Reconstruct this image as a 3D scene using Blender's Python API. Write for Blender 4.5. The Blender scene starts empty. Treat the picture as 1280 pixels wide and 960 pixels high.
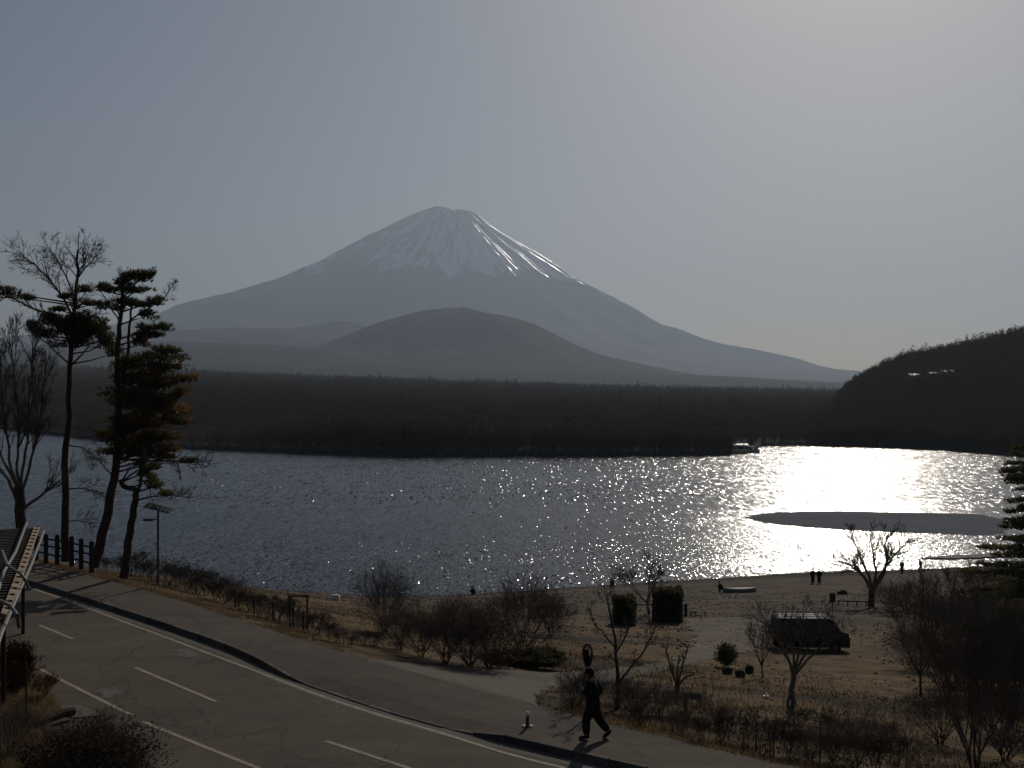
import bpy, bmesh, math, random
import numpy as np
from mathutils import Vector, Matrix, noise

C = bpy.context.scene.collection
SC = bpy.context.scene
R = math.radians
rnd = random.Random(7)
F = 1372.0            # focal length in photo pixels (1280 wide)
HOR = 490.0           # photo row of the horizon
EYE = 26.0            # eye height above the lake
UNBUILT = []

# ------------------------------------------------------------------ camera
cam = bpy.data.cameras.new('camera')
cam.sensor_width = 36.0
cam.lens = 36.0 * F / 1280.0
cam.clip_start = 0.1
cam.clip_end = 90000
co = bpy.data.objects.new('camera', cam); C.objects.link(co)
co.location = (0, 0, EYE)
co.rotation_euler = (R(90) + math.atan((HOR - 480) / F), 0, 0)
SC.camera = co

# ------------------------------------------------------------------ sky, sun, exposure
SUN_EL, SUN_AZ = R(32), R(18.6)       # azimuth to the right of the view direction (+Y)
w = bpy.data.worlds.new('World'); SC.world = w; w.use_nodes = True
nt = w.node_tree; nt.nodes.clear()
sky = nt.nodes.new('ShaderNodeTexSky'); sky.sky_type = 'NISHITA'; sky.sun_disc = False
sky.sun_elevation = SUN_EL; sky.sun_rotation = SUN_AZ
sky.altitude = 900; sky.air_density = 1.0; sky.dust_density = 2.6; sky.ozone_density = 1.0
hsv = nt.nodes.new('ShaderNodeHueSaturation'); hsv.inputs['Saturation'].default_value = 1.0
bg = nt.nodes.new('ShaderNodeBackground'); bg.inputs[1].default_value = 0.05
wo = nt.nodes.new('ShaderNodeOutputWorld')
nt.links.new(sky.outputs[0], hsv.inputs['Color']); nt.links.new(hsv.outputs[0], bg.inputs[0]); nt.links.new(bg.outputs[0], wo.inputs[0])
sl = bpy.data.lights.new('sun', 'SUN'); sl.energy = 4.5; sl.angle = R(0.53); sl.color = (1.0, 0.92, 0.80)
so = bpy.data.objects.new('sun', sl); C.objects.link(so)
sd = Vector((math.sin(SUN_AZ) * math.cos(SUN_EL), math.cos(SUN_AZ) * math.cos(SUN_EL), math.sin(SUN_EL)))
so.rotation_euler = sd.to_track_quat('Z', 'Y').to_euler()
so.location = sd * 200
SC.view_settings.view_transform = 'Standard'; SC.view_settings.look = 'None'
SC.view_settings.exposure = -0.75; SC.view_settings.gamma = 1.0
SC.cycles.volume_bounces = 0
SC.cycles.max_bounces = 5
SC.cycles.sample_clamp_indirect = 3.0
HAZE_DENSITY = 0.62e-4

# ------------------------------------------------------------------ helpers
def px(x, y, z=None, d=None):
    """world point seen at photo pixel (x, y), on the level z or at depth d"""
    u, v = (x - 640) / F, (HOR - y) / F
    if d is None: d = (z - EYE) / v
    return Vector((u * d, d, EYE + v * d))

def tag(o, label=None, cat=None, group=None, kind=None):
    if label: o['label'] = label
    if cat: o['category'] = cat
    if group: o['group'] = group
    if kind: o['kind'] = kind
    return o

def empty(name, loc, label=None, cat=None, group=None, rz=0.0, s=1.0):
    o = bpy.data.objects.new(name, None); C.objects.link(o)
    o.location = loc; o.rotation_euler = (0, 0, rz); o.scale = (s, s, s)
    o.empty_display_size = 0.3
    return tag(o, label, cat, group)

class MB:
    """collects shapes into one mesh"""
    def __init__(self): self.v = []; self.f = []
    def quad_grid(self, rows):
        b = len(self.v); n = len(rows[0])
        for r in rows: self.v += [tuple(p) for p in r]
        for i in range(len(rows) - 1):
            for j in range(n - 1):
                self.f.append((b + i * n + j, b + i * n + j + 1, b + (i + 1) * n + j + 1, b + (i + 1) * n + j))
    def box(self, c, s, rot=None, bevel=0):
        c = Vector(c); hx, hy, hz = s[0] / 2, s[1] / 2, s[2] / 2
        b = len(self.v)
        for dz in (-hz, hz):
            for dx, dy in ((-hx, -hy), (hx, -hy), (hx, hy), (-hx, hy)):
                p = Vector((dx, dy, dz))
                if rot: p = rot @ p
                self.v.append(tuple(c + p))
        for q in ((0, 3, 2, 1), (4, 5, 6, 7), (0, 1, 5, 4), (1, 2, 6, 5), (2, 3, 7, 6), (3, 0, 4, 7)):
            self.f.append(tuple(b + k for k in q))
    def tube(self, pts, rad, n=5, cap=True):
        pts = [Vector(p) for p in pts]
        b = len(self.v)
        for i, p in enumerate(pts):
            a = pts[max(0, i - 1)]; c = pts[min(len(pts) - 1, i + 1)]
            t = (c - a)
            if t.length < 1e-9: t = Vector((0, 0, 1))
            t.normalize()
            u = t.cross(Vector((0.31, 0.93, 0.17))).normalized(); w_ = t.cross(u)
            r = rad[i] if isinstance(rad, (list, tuple)) else rad
            for k in range(n):
                an = 2 * math.pi * k / n
                self.v.append(tuple(p + (u * math.cos(an) + w_ * math.sin(an)) * r))
        for i in range(len(pts) - 1):
            for k in range(n):
                k2 = (k + 1) % n
                self.f.append((b + i * n + k, b + i * n + k2, b + (i + 1) * n + k2, b + (i + 1) * n + k))
        if cap and n > 3:
            self.f.append(tuple(b + k for k in range(n))[::-1])
            self.f.append(tuple(b + (len(pts) - 1) * n + k for k in range(n)))
    def tri(self, a, b_, c):
        b = len(self.v); self.v += [tuple(a), tuple(b_), tuple(c)]; self.f.append((b, b + 1, b + 2))
    def mesh(self, name, m, smooth=False):
        me = bpy.data.meshes.new(name); me.from_pydata(self.v, [], self.f)
        if m: me.materials.append(m)
        if smooth: me.polygons.foreach_set('use_smooth', [True] * len(me.polygons))
        me.update()
        return me
    def build(self, name, m, parent=None, smooth=False, loc=None):
        o = bpy.data.objects.new(name, self.mesh(name, m, smooth)); C.objects.link(o)
        if parent: o.parent = parent
        if loc is not None: o.location = loc
        return o

def np_mesh(name, V, Fq, m, smooth=True):
    me = bpy.data.meshes.new(name)
    me.vertices.add(len(V)); me.vertices.foreach_set('co', V.astype(np.float32).ravel())
    nf = len(Fq); k = Fq.shape[1]
    me.loops.add(nf * k); me.loops.foreach_set('vertex_index', Fq.astype(np.int32).ravel())
    me.polygons.add(nf)
    me.polygons.foreach_set('loop_start', np.arange(0, nf * k, k, dtype=np.int32))
    me.polygons.foreach_set('use_smooth', np.full(nf, smooth))
    me.materials.append(m); me.update(calc_edges=True); me.validate()
    return me

def grid_faces(nr, nc):
    i, j = np.meshgrid(np.arange(nr - 1), np.arange(nc - 1), indexing='ij')
    a = (i * nc + j).ravel()
    return np.stack([a, a + 1, a + nc + 1, a + nc], 1)

def fbm(P, sc, oct=4, seed=0.0):
    """numpy value noise, P (N,2)"""
    out = np.zeros(len(P)); amp = 1.0; tot = 0
    for o in range(oct):
        q = P * sc * (2 ** o) + seed + 17.3 * o
        i = np.floor(q).astype(np.int64); f = q - i; f = f * f * (3 - 2 * f)
        def h(a, b):
            n = (a * 374761393 + b * 668265263) & 0x7fffffff
            n = ((n ^ (n >> 13)) * 1274126177) & 0x7fffffff
            return ((n ^ (n >> 16)) & 0xffff) / 65535.0
        v = (h(i[:, 0], i[:, 1]) * (1 - f[:, 0]) + h(i[:, 0] + 1, i[:, 1]) * f[:, 0]) * (1 - f[:, 1]) + \
            (h(i[:, 0], i[:, 1] + 1) * (1 - f[:, 0]) + h(i[:, 0] + 1, i[:, 1] + 1) * f[:, 0]) * f[:, 1]
        out += amp * (v - 0.5); tot += amp; amp *= 0.5
    return out / tot * 2

# ------------------------------------------------------------------ materials
def mat(name, col, rough=0.85, spec=0.3, var=0.0, scale=5.0, col2=None, bump=0.0, bscale=None, metal=0.0, det=6, stretch=None, obj=False, contrast=(0.35, 0.65)):
    m = bpy.data.materials.new(name); m.use_nodes = True
    t = m.node_tree; b = t.nodes['Principled BSDF']
    b.inputs['Roughness'].default_value = rough
    b.inputs['Specular IOR Level'].default_value = spec
    b.inputs['Metallic'].default_value = metal
    b.inputs['Base Color'].default_value = (*col, 1)
    tc = t.nodes.new('ShaderNodeTexCoord')
    src = tc.outputs['Object'] 
    if stretch:
        mp = t.nodes.new('ShaderNodeMapping'); mp.inputs['Scale'].default_value = stretch
        t.links.new(src, mp.inputs[0]); src = mp.outputs[0]
    if col2 or var:
        n = t.nodes.new('ShaderNodeTexNoise'); n.inputs['Scale'].default_value = scale; n.inputs['Detail'].default_value = det
        n.inputs['Roughness'].default_value = 0.65
        t.links.new(src, n.inputs['Vector'])
        r = t.nodes.new('ShaderNodeValToRGB')
        r.color_ramp.elements[0].position = contrast[0]; r.color_ramp.elements[1].position = contrast[1]
        c2 = col2 or tuple(c * (1 + var) for c in col)
        c1 = col if col2 else tuple(c * (1 - var) for c in col)
        r.color_ramp.elements[0].color = (*c1, 1); r.color_ramp.elements[1].color = (*c2, 1)
        t.links.new(n.outputs[0], r.inputs[0]); t.links.new(r.outputs[0], b.inputs['Base Color'])
    if bump:
        n2 = t.nodes.new('ShaderNodeTexNoise'); n2.inputs['Scale'].default_value = bscale or scale * 3; n2.inputs['Detail'].default_value = 5
        t.links.new(src, n2.inputs['Vector'])
        bp = t.nodes.new('ShaderNodeBump'); bp.inputs['Strength'].default_value = 1.0; bp.inputs['Distance'].default_value = bump
        t.links.new(n2.outputs[0], bp.inputs['Height']); t.links.new(bp.outputs[0], b.inputs['Normal'])
    return m

M = {}
def asphalt_mat(name, c1, c2, crack=0.55, sc=1.0):
    m = mat(name, c1, 0.9, 0.15, scale=0.6 * sc, col2=c2, bump=0.004, bscale=40)
    t = m.node_tree; b = t.nodes['Principled BSDF']; src = b.inputs['Base Color'].links[0].from_socket
    tc = t.nodes['Texture Coordinate']
    def mul(a, fac_socket, lo, hi, p0, p1):
        mr = t.nodes.new('ShaderNodeMapRange'); mr.inputs[1].default_value = p0; mr.inputs[2].default_value = p1; mr.inputs[3].default_value = lo; mr.inputs[4].default_value = hi
        t.links.new(fac_socket, mr.inputs[0])
        v = t.nodes.new('ShaderNodeVectorMath'); v.operation = 'SCALE'; t.links.new(a, v.inputs[0]); t.links.new(mr.outputs[0], v.inputs['Scale']); return v.outputs[0]
    n = t.nodes.new('ShaderNodeTexNoise'); n.inputs['Scale'].default_value = 0.35; n.inputs['Detail'].default_value = 9; n.inputs['Roughness'].default_value = .7
    mp = t.nodes.new('ShaderNodeMapping'); mp.inputs['Rotation'].default_value = (0, 0, R(45)); mp.inputs['Scale'].default_value = (.35, 1.6, 1)
    t.links.new(tc.outputs['Object'], mp.inputs[0]); t.links.new(mp.outputs[0], n.inputs['Vector'])
    o = mul(src, n.outputs[0], 0.80, 1.22, 0.35, 0.65)
    g_ = t.nodes.new('ShaderNodeTexNoise'); g_.inputs['Scale'].default_value = 14; g_.inputs['Detail'].default_value = 4; t.links.new(tc.outputs['Object'], g_.inputs['Vector'])
    o = mul(o, g_.outputs[0], 0.84, 1.16, 0.3, 0.7)
    wn = t.nodes.new('ShaderNodeTexNoise'); wn.inputs['Scale'].default_value = 1.4; wn.inputs['Detail'].default_value = 5; t.links.new(tc.outputs['Object'], wn.inputs['Vector'])
    ad = t.nodes.new('ShaderNodeVectorMath'); ad.operation = 'MULTIPLY_ADD'; ad.inputs[1].default_value = (1.2, 1.2, 0); t.links.new(wn.outputs['Color'], ad.inputs[0]); t.links.new(tc.outputs['Object'], ad.inputs[2])
    v = t.nodes.new('ShaderNodeTexVoronoi'); v.feature = 'DISTANCE_TO_EDGE'; v.inputs['Scale'].default_value = 0.28; t.links.new(ad.outputs[0], v.inputs['Vector'])
    o = mul(o, v.outputs[0], crack, 1.0, 0.003, 0.012)
    t.links.new(o, b.inputs['Base Color']); return m
M['asphalt'] = asphalt_mat('asphalt', (0.062, 0.049, 0.037), (0.080, 0.064, 0.048))
M['pavement'] = asphalt_mat('pavement_asphalt', (0.056, 0.044, 0.034), (0.077, 0.061, 0.046), .7, 1.5)
M['dusty'] = mat('dusty_asphalt', (0.085, 0.075, 0.064), 0.95, 0.1, scale=0.5, col2=(0.115, 0.100, 0.084), bump=0.006, bscale=30)
M['gutter'] = mat('gutter_concrete', (0.085, 0.078, 0.068), 0.9, 0.15, scale=1.5, col2=(0.11, 0.10, 0.087))
M['kerb'] = mat('kerb_concrete', (0.06, 0.055, 0.05), 0.9, 0.15, scale=3, col2=(0.10, 0.092, 0.08), bump=0.004)
def per_piece(m, lo, hi):
    t = m.node_tree; b = t.nodes['Principled BSDF']; src = b.inputs['Base Color'].links[0].from_socket
    oi = t.nodes.new('ShaderNodeObjectInfo'); mr = t.nodes.new('ShaderNodeMapRange'); mr.inputs[3].default_value = lo; mr.inputs[4].default_value = hi; t.links.new(oi.outputs['Random'], mr.inputs[0])
    v = t.nodes.new('ShaderNodeVectorMath'); v.operation = 'SCALE'; t.links.new(src, v.inputs[0]); t.links.new(mr.outputs[0], v.inputs['Scale']); t.links.new(v.outputs[0], b.inputs['Base Color'])
per_piece(M['kerb'], 0.7, 1.35)
M['paint'] = mat('road_paint', (0.11, 0.094, 0.072), 0.8, 0.2, scale=7, col2=(0.26, 0.225, 0.17), contrast=(0.3, 0.55))
M['faded_paint'] = mat('faded_paint', (0.066, 0.063, 0.058), 0.9, 0.15, scale=5, col2=(0.125, 0.12, 0.11))
M['soil'] = mat('bare_soil', (0.060, 0.047, 0.035), 0.98, 0.05, scale=0.35, col2=(0.125, 0.096, 0.068), bump=0.05, bscale=6)
M['straw'] = mat('dry_grass', (0.11, 0.075, 0.040), 0.95, 0.05, scale=1.2, col2=(0.26, 0.18, 0.10))
M['bark'] = mat('bark', (0.045, 0.035, 0.028), 0.95, 0.05, scale=3, col2=(0.085, 0.062, 0.048), stretch=(6, 6, 1), bump=0.02, bscale=5)
M['pinebark'] = mat('pine_bark', (0.032, 0.024, 0.019), 0.95, 0.05, scale=4, col2=(0.085, 0.056, 0.040), stretch=(5, 5, 1), bump=0.03, bscale=4)
M['greybark'] = mat('grey_bark', (0.09, 0.078, 0.066), 0.95, 0.05, scale=4, col2=(0.17, 0.15, 0.125), stretch=(5, 5, 1), bump=0.01, bscale=6)
M['twig'] = mat('twig', (0.070, 0.056, 0.045), 0.95, 0.05, scale=2, col2=(0.155, 0.122, 0.095))
M['redtwig'] = mat('red_twig', (0.075, 0.028, 0.022), 0.95, 0.05, scale=2, col2=(0.13, 0.05, 0.035))
M['needle'] = mat('pine_needle', (0.035, 0.040, 0.022), 0.8, 0.15, scale=0.6, col2=(0.075, 0.075, 0.038))
M['brownneedle'] = mat('rusty_needle', (0.09, 0.055, 0.026), 0.8, 0.15, scale=0.9, col2=(0.20, 0.11, 0.05))  # rusty tinge of the needles, its brown also standing in for rim light
M['evergreen'] = mat('evergreen_leaf', (0.022, 0.025, 0.015), 0.7, 0.2, scale=1.5, col2=(0.055, 0.056, 0.030))
M['wood_dark'] = mat('weathered_wood', (0.030, 0.025, 0.021), 0.9, 0.1, scale=3, col2=(0.06, 0.05, 0.042), stretch=(1, 1, 4))
M['wood_tan'] = mat('tan_board', (0.15, 0.112, 0.075), 0.8, 0.2, scale=3, col2=(0.26, 0.20, 0.14), stretch=(1, 1, 1))
M['steel'] = mat('galvanised_pipe', (0.10, 0.098, 0.088), 0.6, 0.3, scale=6, col2=(0.17, 0.163, 0.15), metal=0.3)
M['darkmetal'] = mat('dark_metal', (0.03, 0.028, 0.027), 0.5, 0.3, scale=5, col2=(0.05, 0.047, 0.045))
M['brownmetal'] = mat('brown_metal', (0.09, 0.06, 0.045), 0.6, 0.3, scale=5, col2=(0.12, 0.08, 0.06))
M['panel'] = mat('solar_glass', (0.012, 0.014, 0.02), 0.25, 0.5, scale=5, col2=(0.02, 0.022, 0.03))
M['rock'] = mat('lava_rock', (0.020, 0.018, 0.017), 0.95, 0.1, scale=3, col2=(0.05, 0.045, 0.042), bump=0.05, bscale=6)
M['cloth'] = mat('black_cloth', (0.008, 0.008, 0.009), 0.95, 0.05, scale=8, col2=(0.016, 0.015, 0.016))
M['cloth2'] = mat('charcoal_trousers', (0.012, 0.012, 0.013), 0.95, 0.05, scale=8, col2=(0.02, 0.02, 0.022))
M['skin'] = mat('skin', (0.30, 0.18, 0.12), 0.6, 0.3, scale=8, col2=(0.36, 0.22, 0.15))
M['cord'] = mat('net_cord', (0.02, 0.02, 0.018), 0.8, 0.1, scale=8, col2=(0.04, 0.04, 0.035))
M['white'] = mat('pale_plastic', (0.6, 0.6, 0.58), 0.5, 0.3, scale=8, col2=(0.75, 0.74, 0.7))
M['carpaint'] = mat('dark_car_paint', (0.010, 0.010, 0.012), 0.18, 0.4, scale=3, col2=(0.016, 0.016, 0.02))
M['glass'] = mat('car_glass', (0.006, 0.007, 0.008), 0.08, 0.6, scale=3, col2=(0.01, 0.01, 0.012))
M['tyre'] = mat('tyre_rubber', (0.01, 0.01, 0.01), 0.9, 0.1, scale=6, col2=(0.018, 0.018, 0.018))
M['chrome'] = mat('chrome', (0.6, 0.6, 0.6), 0.12, 0.5, scale=3, col2=(0.7, 0.7, 0.7), metal=1.0)
M['hull'] = mat('boat_hull', (0.05, 0.06, 0.055), 0.6, 0.3, scale=3, col2=(0.09, 0.10, 0.09))
M['ice'] = mat('ice', (0.045, 0.056, 0.076), 0.85, 0.03, scale=0.09, col2=(0.075, 0.088, 0.112), stretch=(0.35, 1.6, 1))
M['forest_floor'] = mat('forest_floor', (0.018, 0.020, 0.020), 0.98, 0.03, scale=0.01, col2=(0.036, 0.038, 0.034))
M['far_crown'] = mat('far_crown', (0.034, 0.031, 0.024), 0.95, 0.03, scale=0.02, col2=(0.17, 0.135, 0.095), contrast=(0.4, 0.6))
M['hillside'] = mat('forested_hillside', (0.014, 0.018, 0.022), 0.98, 0.02, scale=0.006, col2=(0.040, 0.043, 0.043), det=10)
M['house_wall'] = mat('house_wall', (0.35, 0.32, 0.28), 0.9, 0.1, scale=1, col2=(0.42, 0.39, 0.34))
M['house_roof'] = mat('house_roof', (0.26, 0.23, 0.19), 0.6, 0.3, scale=1, col2=(0.24, 0.21, 0.18))
M['window'] = mat('dark_window', (0.02, 0.02, 0.025), 0.15, 0.5, scale=1, col2=(0.03, 0.03, 0.035))

def backlit(m, k, tint):
    t = m.node_tree; b = t.nodes['Principled BSDF']; src = b.inputs['Base Color'].links[0].from_socket; out = t.nodes['Material Output']
    v = t.nodes.new('ShaderNodeVectorMath'); v.operation = 'MULTIPLY'; v.inputs[1].default_value = tint; t.links.new(src, v.inputs[0])
    tr = t.nodes.new('ShaderNodeBsdfTranslucent'); t.links.new(v.outputs[0], tr.inputs[0])
    mx = t.nodes.new('ShaderNodeMixShader'); mx.inputs[0].default_value = k
    t.links.new(b.outputs[0], mx.inputs[1]); t.links.new(tr.outputs[0], mx.inputs[2]); t.links.new(mx.outputs[0], out.inputs[0])
for nm in ('needle', 'brownneedle', 'evergreen'): backlit(M[nm], 0.4, (1.5, 1.35, 1.0))
backlit(M['straw'], 0.25, (1.2, 1.15, 1.0))
backlit(M['far_crown'], 0.14, (1.0, 1.0, .95))

# ------------------------------------------------------------------ ground profile on the near side
PAVE = 17.4; ROAD = 17.23
VX = np.array([-140, -60, -40, -23, -14.8, -5.8, 1.3, 6.2, 15, 40, 120.])
VY = np.array([190, 92, 71, 54.5, 46.5, 36.4, 29.4, 25.3, 19, 4, -40.])
SX = np.array([-400, -140, -90, -60, -27, -4, 17.5, 29, 44, 54, 75, 120, 200, 420.])
SY = np.array([230, 196, 128, 134, 138.8, 141.5, 150, 153.7, 157.8, 160, 165, 170, 175, 190.])
def smooth_interp(x, X, Y, k=1.2):
    return (np.interp(x - 2*k, X, Y) + 2*np.interp(x - k, X, Y) + 3*np.interp(x, X, Y) + 2*np.interp(x + k, X, Y) + np.interp(x + 2*k, X, Y)) / 9
def verge_y(x): return smooth_interp(x, VX, VY)
def shore_y(x): return smooth_interp(x, SX, SY, 3.0)
def ground(x, y):
    x = np.asarray(x, float); y = np.asarray(y, float)
    V = verge_y(x); S = np.maximum(shore_y(x), V + 20)
    s = y - V; t = s / (S - V)
    z = PAVE * (1 - t)
    z = np.where(t > 1, np.maximum(-4, -(t - 1) * 30), z)
    P = np.stack([x.ravel(), y.ravel()], 1)
    n = fbm(P, 0.11, 4, 3.1).reshape(x.shape) * 0.22 + fbm(P, 0.9, 3, 9.0).reshape(x.shape) * 0.07
    k = np.clip((s - 1.0) / 8, 0, 1) * np.clip((1 - t) * 8, 0, 1)
    z = z + n * k
    low = PAVE - 0.32 + 0.30 * np.clip((s + 0.9) / 0.75, 0, 1)
    return np.where(s < 0, low, z - 0.02 * np.clip(1 - s, 0, 1))
def gz(x, y): return float(ground(np.array([x]), np.array([y]))[0])
def on(pxx, pyy):
    """point of the near ground seen at photo pixel"""
    u, v = (pxx - 640) / F, (HOR - pyy) / F
    ds = np.linspace(18, 190, 3000)
    z = ground(u * ds, ds); r = EYE + v * ds
    hit = np.where(r <= z)[0]
    d = ds[hit[0]] if len(hit) else 150.0
    return Vector((u * d, d, gz(u * d, d)))

xs = np.concatenate([np.linspace(-420, -70, 60, endpoint=False), np.linspace(-70, 110, 420), np.linspace(112, 420, 50)])
ys = np.concatenate([np.linspace(-60, 14, 30, endpoint=False), np.linspace(14, 70, 160, endpoint=False), np.linspace(70, 200, 200), np.linspace(202, 260, 12)])
X, Y = np.meshgrid(xs, ys)
Z = ground(X, Y)
me = np_mesh('ground', np.stack([X.ravel(), Y.ravel(), Z.ravel()], 1), grid_faces(len(ys), len(xs)), None if False else M['soil'])
g = bpy.data.objects.new('ground', me); C.objects.link(g); g['kind'] = 'structure'

# ground material: bare sand low on the beach, straw-coloured grass and dark litter in patches
def ground_material():
    m = bpy.data.materials.new('shore_ground'); m.use_nodes = True
    t = m.node_tree; b = t.nodes['Principled BSDF']; b.inputs['Roughness'].default_value = 0.97; b.inputs['Specular IOR Level'].default_value = 0.05
    tc = t.nodes.new('ShaderNodeTexCoord')
    def nz(s, d, st=None, r=0.6):
        n = t.nodes.new('ShaderNodeTexNoise'); n.inputs['Scale'].default_value = s; n.inputs['Detail'].default_value = d; n.inputs['Roughness'].default_value = r
        src = tc.outputs['Object']
        if st:
            mp = t.nodes.new('ShaderNodeMapping'); mp.inputs['Scale'].default_value = st; t.links.new(src, mp.inputs[0]); src = mp.outputs[0]
        t.links.new(src, n.inputs['Vector']); return n.outputs[0]
    def ramp(v, a, c1, bb, c2):
        r = t.nodes.new('ShaderNodeValToRGB'); e = r.color_ramp.elements
        e[0].position = a; e[0].color = (*c1, 1); e[1].position = bb; e[1].color = (*c2, 1); t.links.new(v, r.inputs[0]); return r.outputs[0]
    def mix(f, a, bb):
        x = t.nodes.new('ShaderNodeMix'); x.data_type = 'RGBA'; t.links.new(f, x.inputs[0]); t.links.new(a, x.inputs[6]); t.links.new(bb, x.inputs[7]); return x.outputs[2]
    sand = ramp(nz(0.25, 10, None, .75), 0.38, (0.062, 0.048, 0.039), 0.66, (0.122, 0.096, 0.078))
    grass = ramp(nz(0.9, 8), 0.3, (0.055, 0.038, 0.024), 0.7, (0.17, 0.115, 0.066))
    litter = ramp(nz(3.0, 6), 0.3, (0.020, 0.017, 0.014), 0.7, (0.055, 0.042, 0.030))
    patch = ramp(nz(0.16, 7, (0.6, 1.3, 1)), 0.50, (0, 0, 0), 0.60, (1, 1, 1))
    gl = mix(patch, grass, litter)
    sep = t.nodes.new('ShaderNodeSeparateXYZ'); t.links.new(tc.outputs['Object'], sep.inputs[0])
    mr = t.nodes.new('ShaderNodeMapRange'); mr.inputs[1].default_value = 7.0; mr.inputs[2].default_value = 12.5
    ad = t.nodes.new('ShaderNodeMath'); ad.operation = 'MULTIPLY_ADD'; t.links.new(nz(0.12, 5), ad.inputs[0]); ad.inputs[1].default_value = 7.0; 
    sb = t.nodes.new('ShaderNodeMath'); sb.operation = 'SUBTRACT'; t.links.new(sep.outputs['Z'], sb.inputs[0]); sb.inputs[1].default_value = 3.5
    t.links.new(sb.outputs[0], ad.inputs[2]); t.links.new(ad.outputs[0], mr.inputs[0])
    col = mix(mr.outputs[0], sand, gl)
    # wet strip at the water's edge
    wet = t.nodes.new('ShaderNodeMapRange'); wet.inputs[1].default_value = 0.1; wet.inputs[2].default_value = 1.2; t.links.new(sep.outputs['Z'], wet.inputs[0])
    wc = t.nodes.new('ShaderNodeRGB'); wc.outputs[0].default_value = (0.022, 0.020, 0.019, 1)
    col = mix(wet.outputs[0], wc.outputs[0], col)
    t.links.new(col, b.inputs['Base Color'])
    bp = t.nodes.new('ShaderNodeBump'); bp.inputs['Distance'].default_value = 0.06; bp.inputs['Strength'].default_value = 1
    t.links.new(nz(3.0, 6), bp.inputs['Height']); t.links.new(bp.outputs[0], b.inputs['Normal'])
    return m
M['shore'] = ground_material()
g.data.materials[0] = M['shore']

# ------------------------------------------------------------------ lake
def water_material():
    m = bpy.data.materials.new('lake_water'); m.use_nodes = True
    t = m.node_tree; b = t.nodes['Principled BSDF']
    b.inputs['Base Color'].default_value = (0.012, 0.017, 0.022, 1)
    b.inputs['Roughness'].default_value = 0.13; b.inputs['IOR'].default_value = 1.45
    tc = t.nodes.new('ShaderNodeTexCoord')
    def nz(sx, sy, d, rough=0.6):
        mp = t.nodes.new('ShaderNodeMapping'); mp.inputs['Scale'].default_value = (sx, sy, 1); t.links.new(tc.outputs['Object'], mp.inputs[0])
        n = t.nodes.new('ShaderNodeTexNoise'); n.inputs['Scale'].default_value = 1.0; n.inputs['Detail'].default_value = d; n.inputs['Roughness'].default_value = rough
        t.links.new(mp.outputs[0], n.inputs['Vector']); return n
    def vm(op, a, bb=None, s=None):
        v = t.nodes.new('ShaderNodeVectorMath'); v.operation = op; t.links.new(a, v.inputs[0])
        if isinstance(bb, tuple): v.inputs[1].default_value = bb
        elif bb is not None: t.links.new(bb, v.inputs[1])
        if s is not None:
            if isinstance(s, float): v.inputs['Scale'].default_value = s
            else: t.links.new(s, v.inputs['Scale'])
        return v.outputs[0]
    # broad field of small slopes everywhere
    a = vm('SCALE', vm('SUBTRACT', nz(9.0, 2.6, 2, 0.7).outputs['Color'], (0.5, 0.5, 0.5)), s=0.80)
    c = vm('SCALE', vm('SUBTRACT', nz(0.35, 0.10, 2).outputs['Color'], (0.5, 0.5, 0.5)), s=0.10)
    # scattered steep wavelets, only where the noise runs high
    sp = t.nodes.new('ShaderNodeSeparateXYZ'); t.links.new(tc.outputs['Object'], sp.inputs[0])
    # waves grow longer away from the sheltered near shore
    fe = t.nodes.new('ShaderNodeMapRange'); fe.inputs[1].default_value = 170; fe.inputs[2].default_value = 270; t.links.new(sp.outputs['Y'], fe.inputs[0])
    mx = t.nodes.new('ShaderNodeMix'); mx.data_type = 'RGBA'; t.links.new(fe.outputs[0], mx.inputs[0]); t.links.new(nz(2.4, 0.55, 1.5, 0.8).outputs['Color'], mx.inputs[6]); t.links.new(nz(1.5, 0.15, 1.5, 0.8).outputs['Color'], mx.inputs[7])
    k = vm('SUBTRACT', mx.outputs[2], (0.5, 0.5, 0.5)); k = vm('MULTIPLY', k, (1.12, 1, 0))
    ln = t.nodes.new('ShaderNodeVectorMath'); ln.operation = 'LENGTH'; t.links.new(k, ln.inputs[0])
    m1 = t.nodes.new('ShaderNodeMath'); m1.operation = 'SUBTRACT'; m1.inputs[1].default_value = 0.09; t.links.new(ln.outputs['Value'], m1.inputs[0])
    m2 = t.nodes.new('ShaderNodeMath'); m2.operation = 'MAXIMUM'; m2.inputs[1].default_value = 0.0; t.links.new(m1.outputs[0], m2.inputs[0])
    m3 = t.nodes.new('ShaderNodeMath'); m3.operation = 'MULTIPLY_ADD'; m3.inputs[1].default_value = 14.0; m3.inputs[2].default_value = 0.12; t.links.new(m2.outputs[0], m3.inputs[0])
    tot = vm('ADD', vm('ADD', a, c), vm('SCALE', k, s=m3.outputs[0]))
    # gusts: broad bands of rougher and calmer water
    gu = t.nodes.new('ShaderNodeMapRange'); gu.inputs[1].default_value = 0.35; gu.inputs[2].default_value = 0.65; gu.inputs[3].default_value = 0.72; gu.inputs[4].default_value = 1.14
    t.links.new(nz(0.012, 0.035, 3).outputs[0], gu.inputs[0])
    tot = vm('SCALE', tot, s=gu.outputs[0])
    nrm = vm('NORMALIZE', vm('ADD', vm('MULTIPLY', tot, (1, 1, 0)), (0.0, -0.15, 1)))
    t.links.new(nrm, b.inputs['Normal'])
    return m
M['water'] = water_material()
mb = MB(); mb.quad_grid([[(-3000, 20, 0), (3000, 20, 0)], [(-3000, 1500, 0), (3000, 1500, 0)]])
lk = mb.build('lake', M['water']); lk['kind'] = 'structure'

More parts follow.
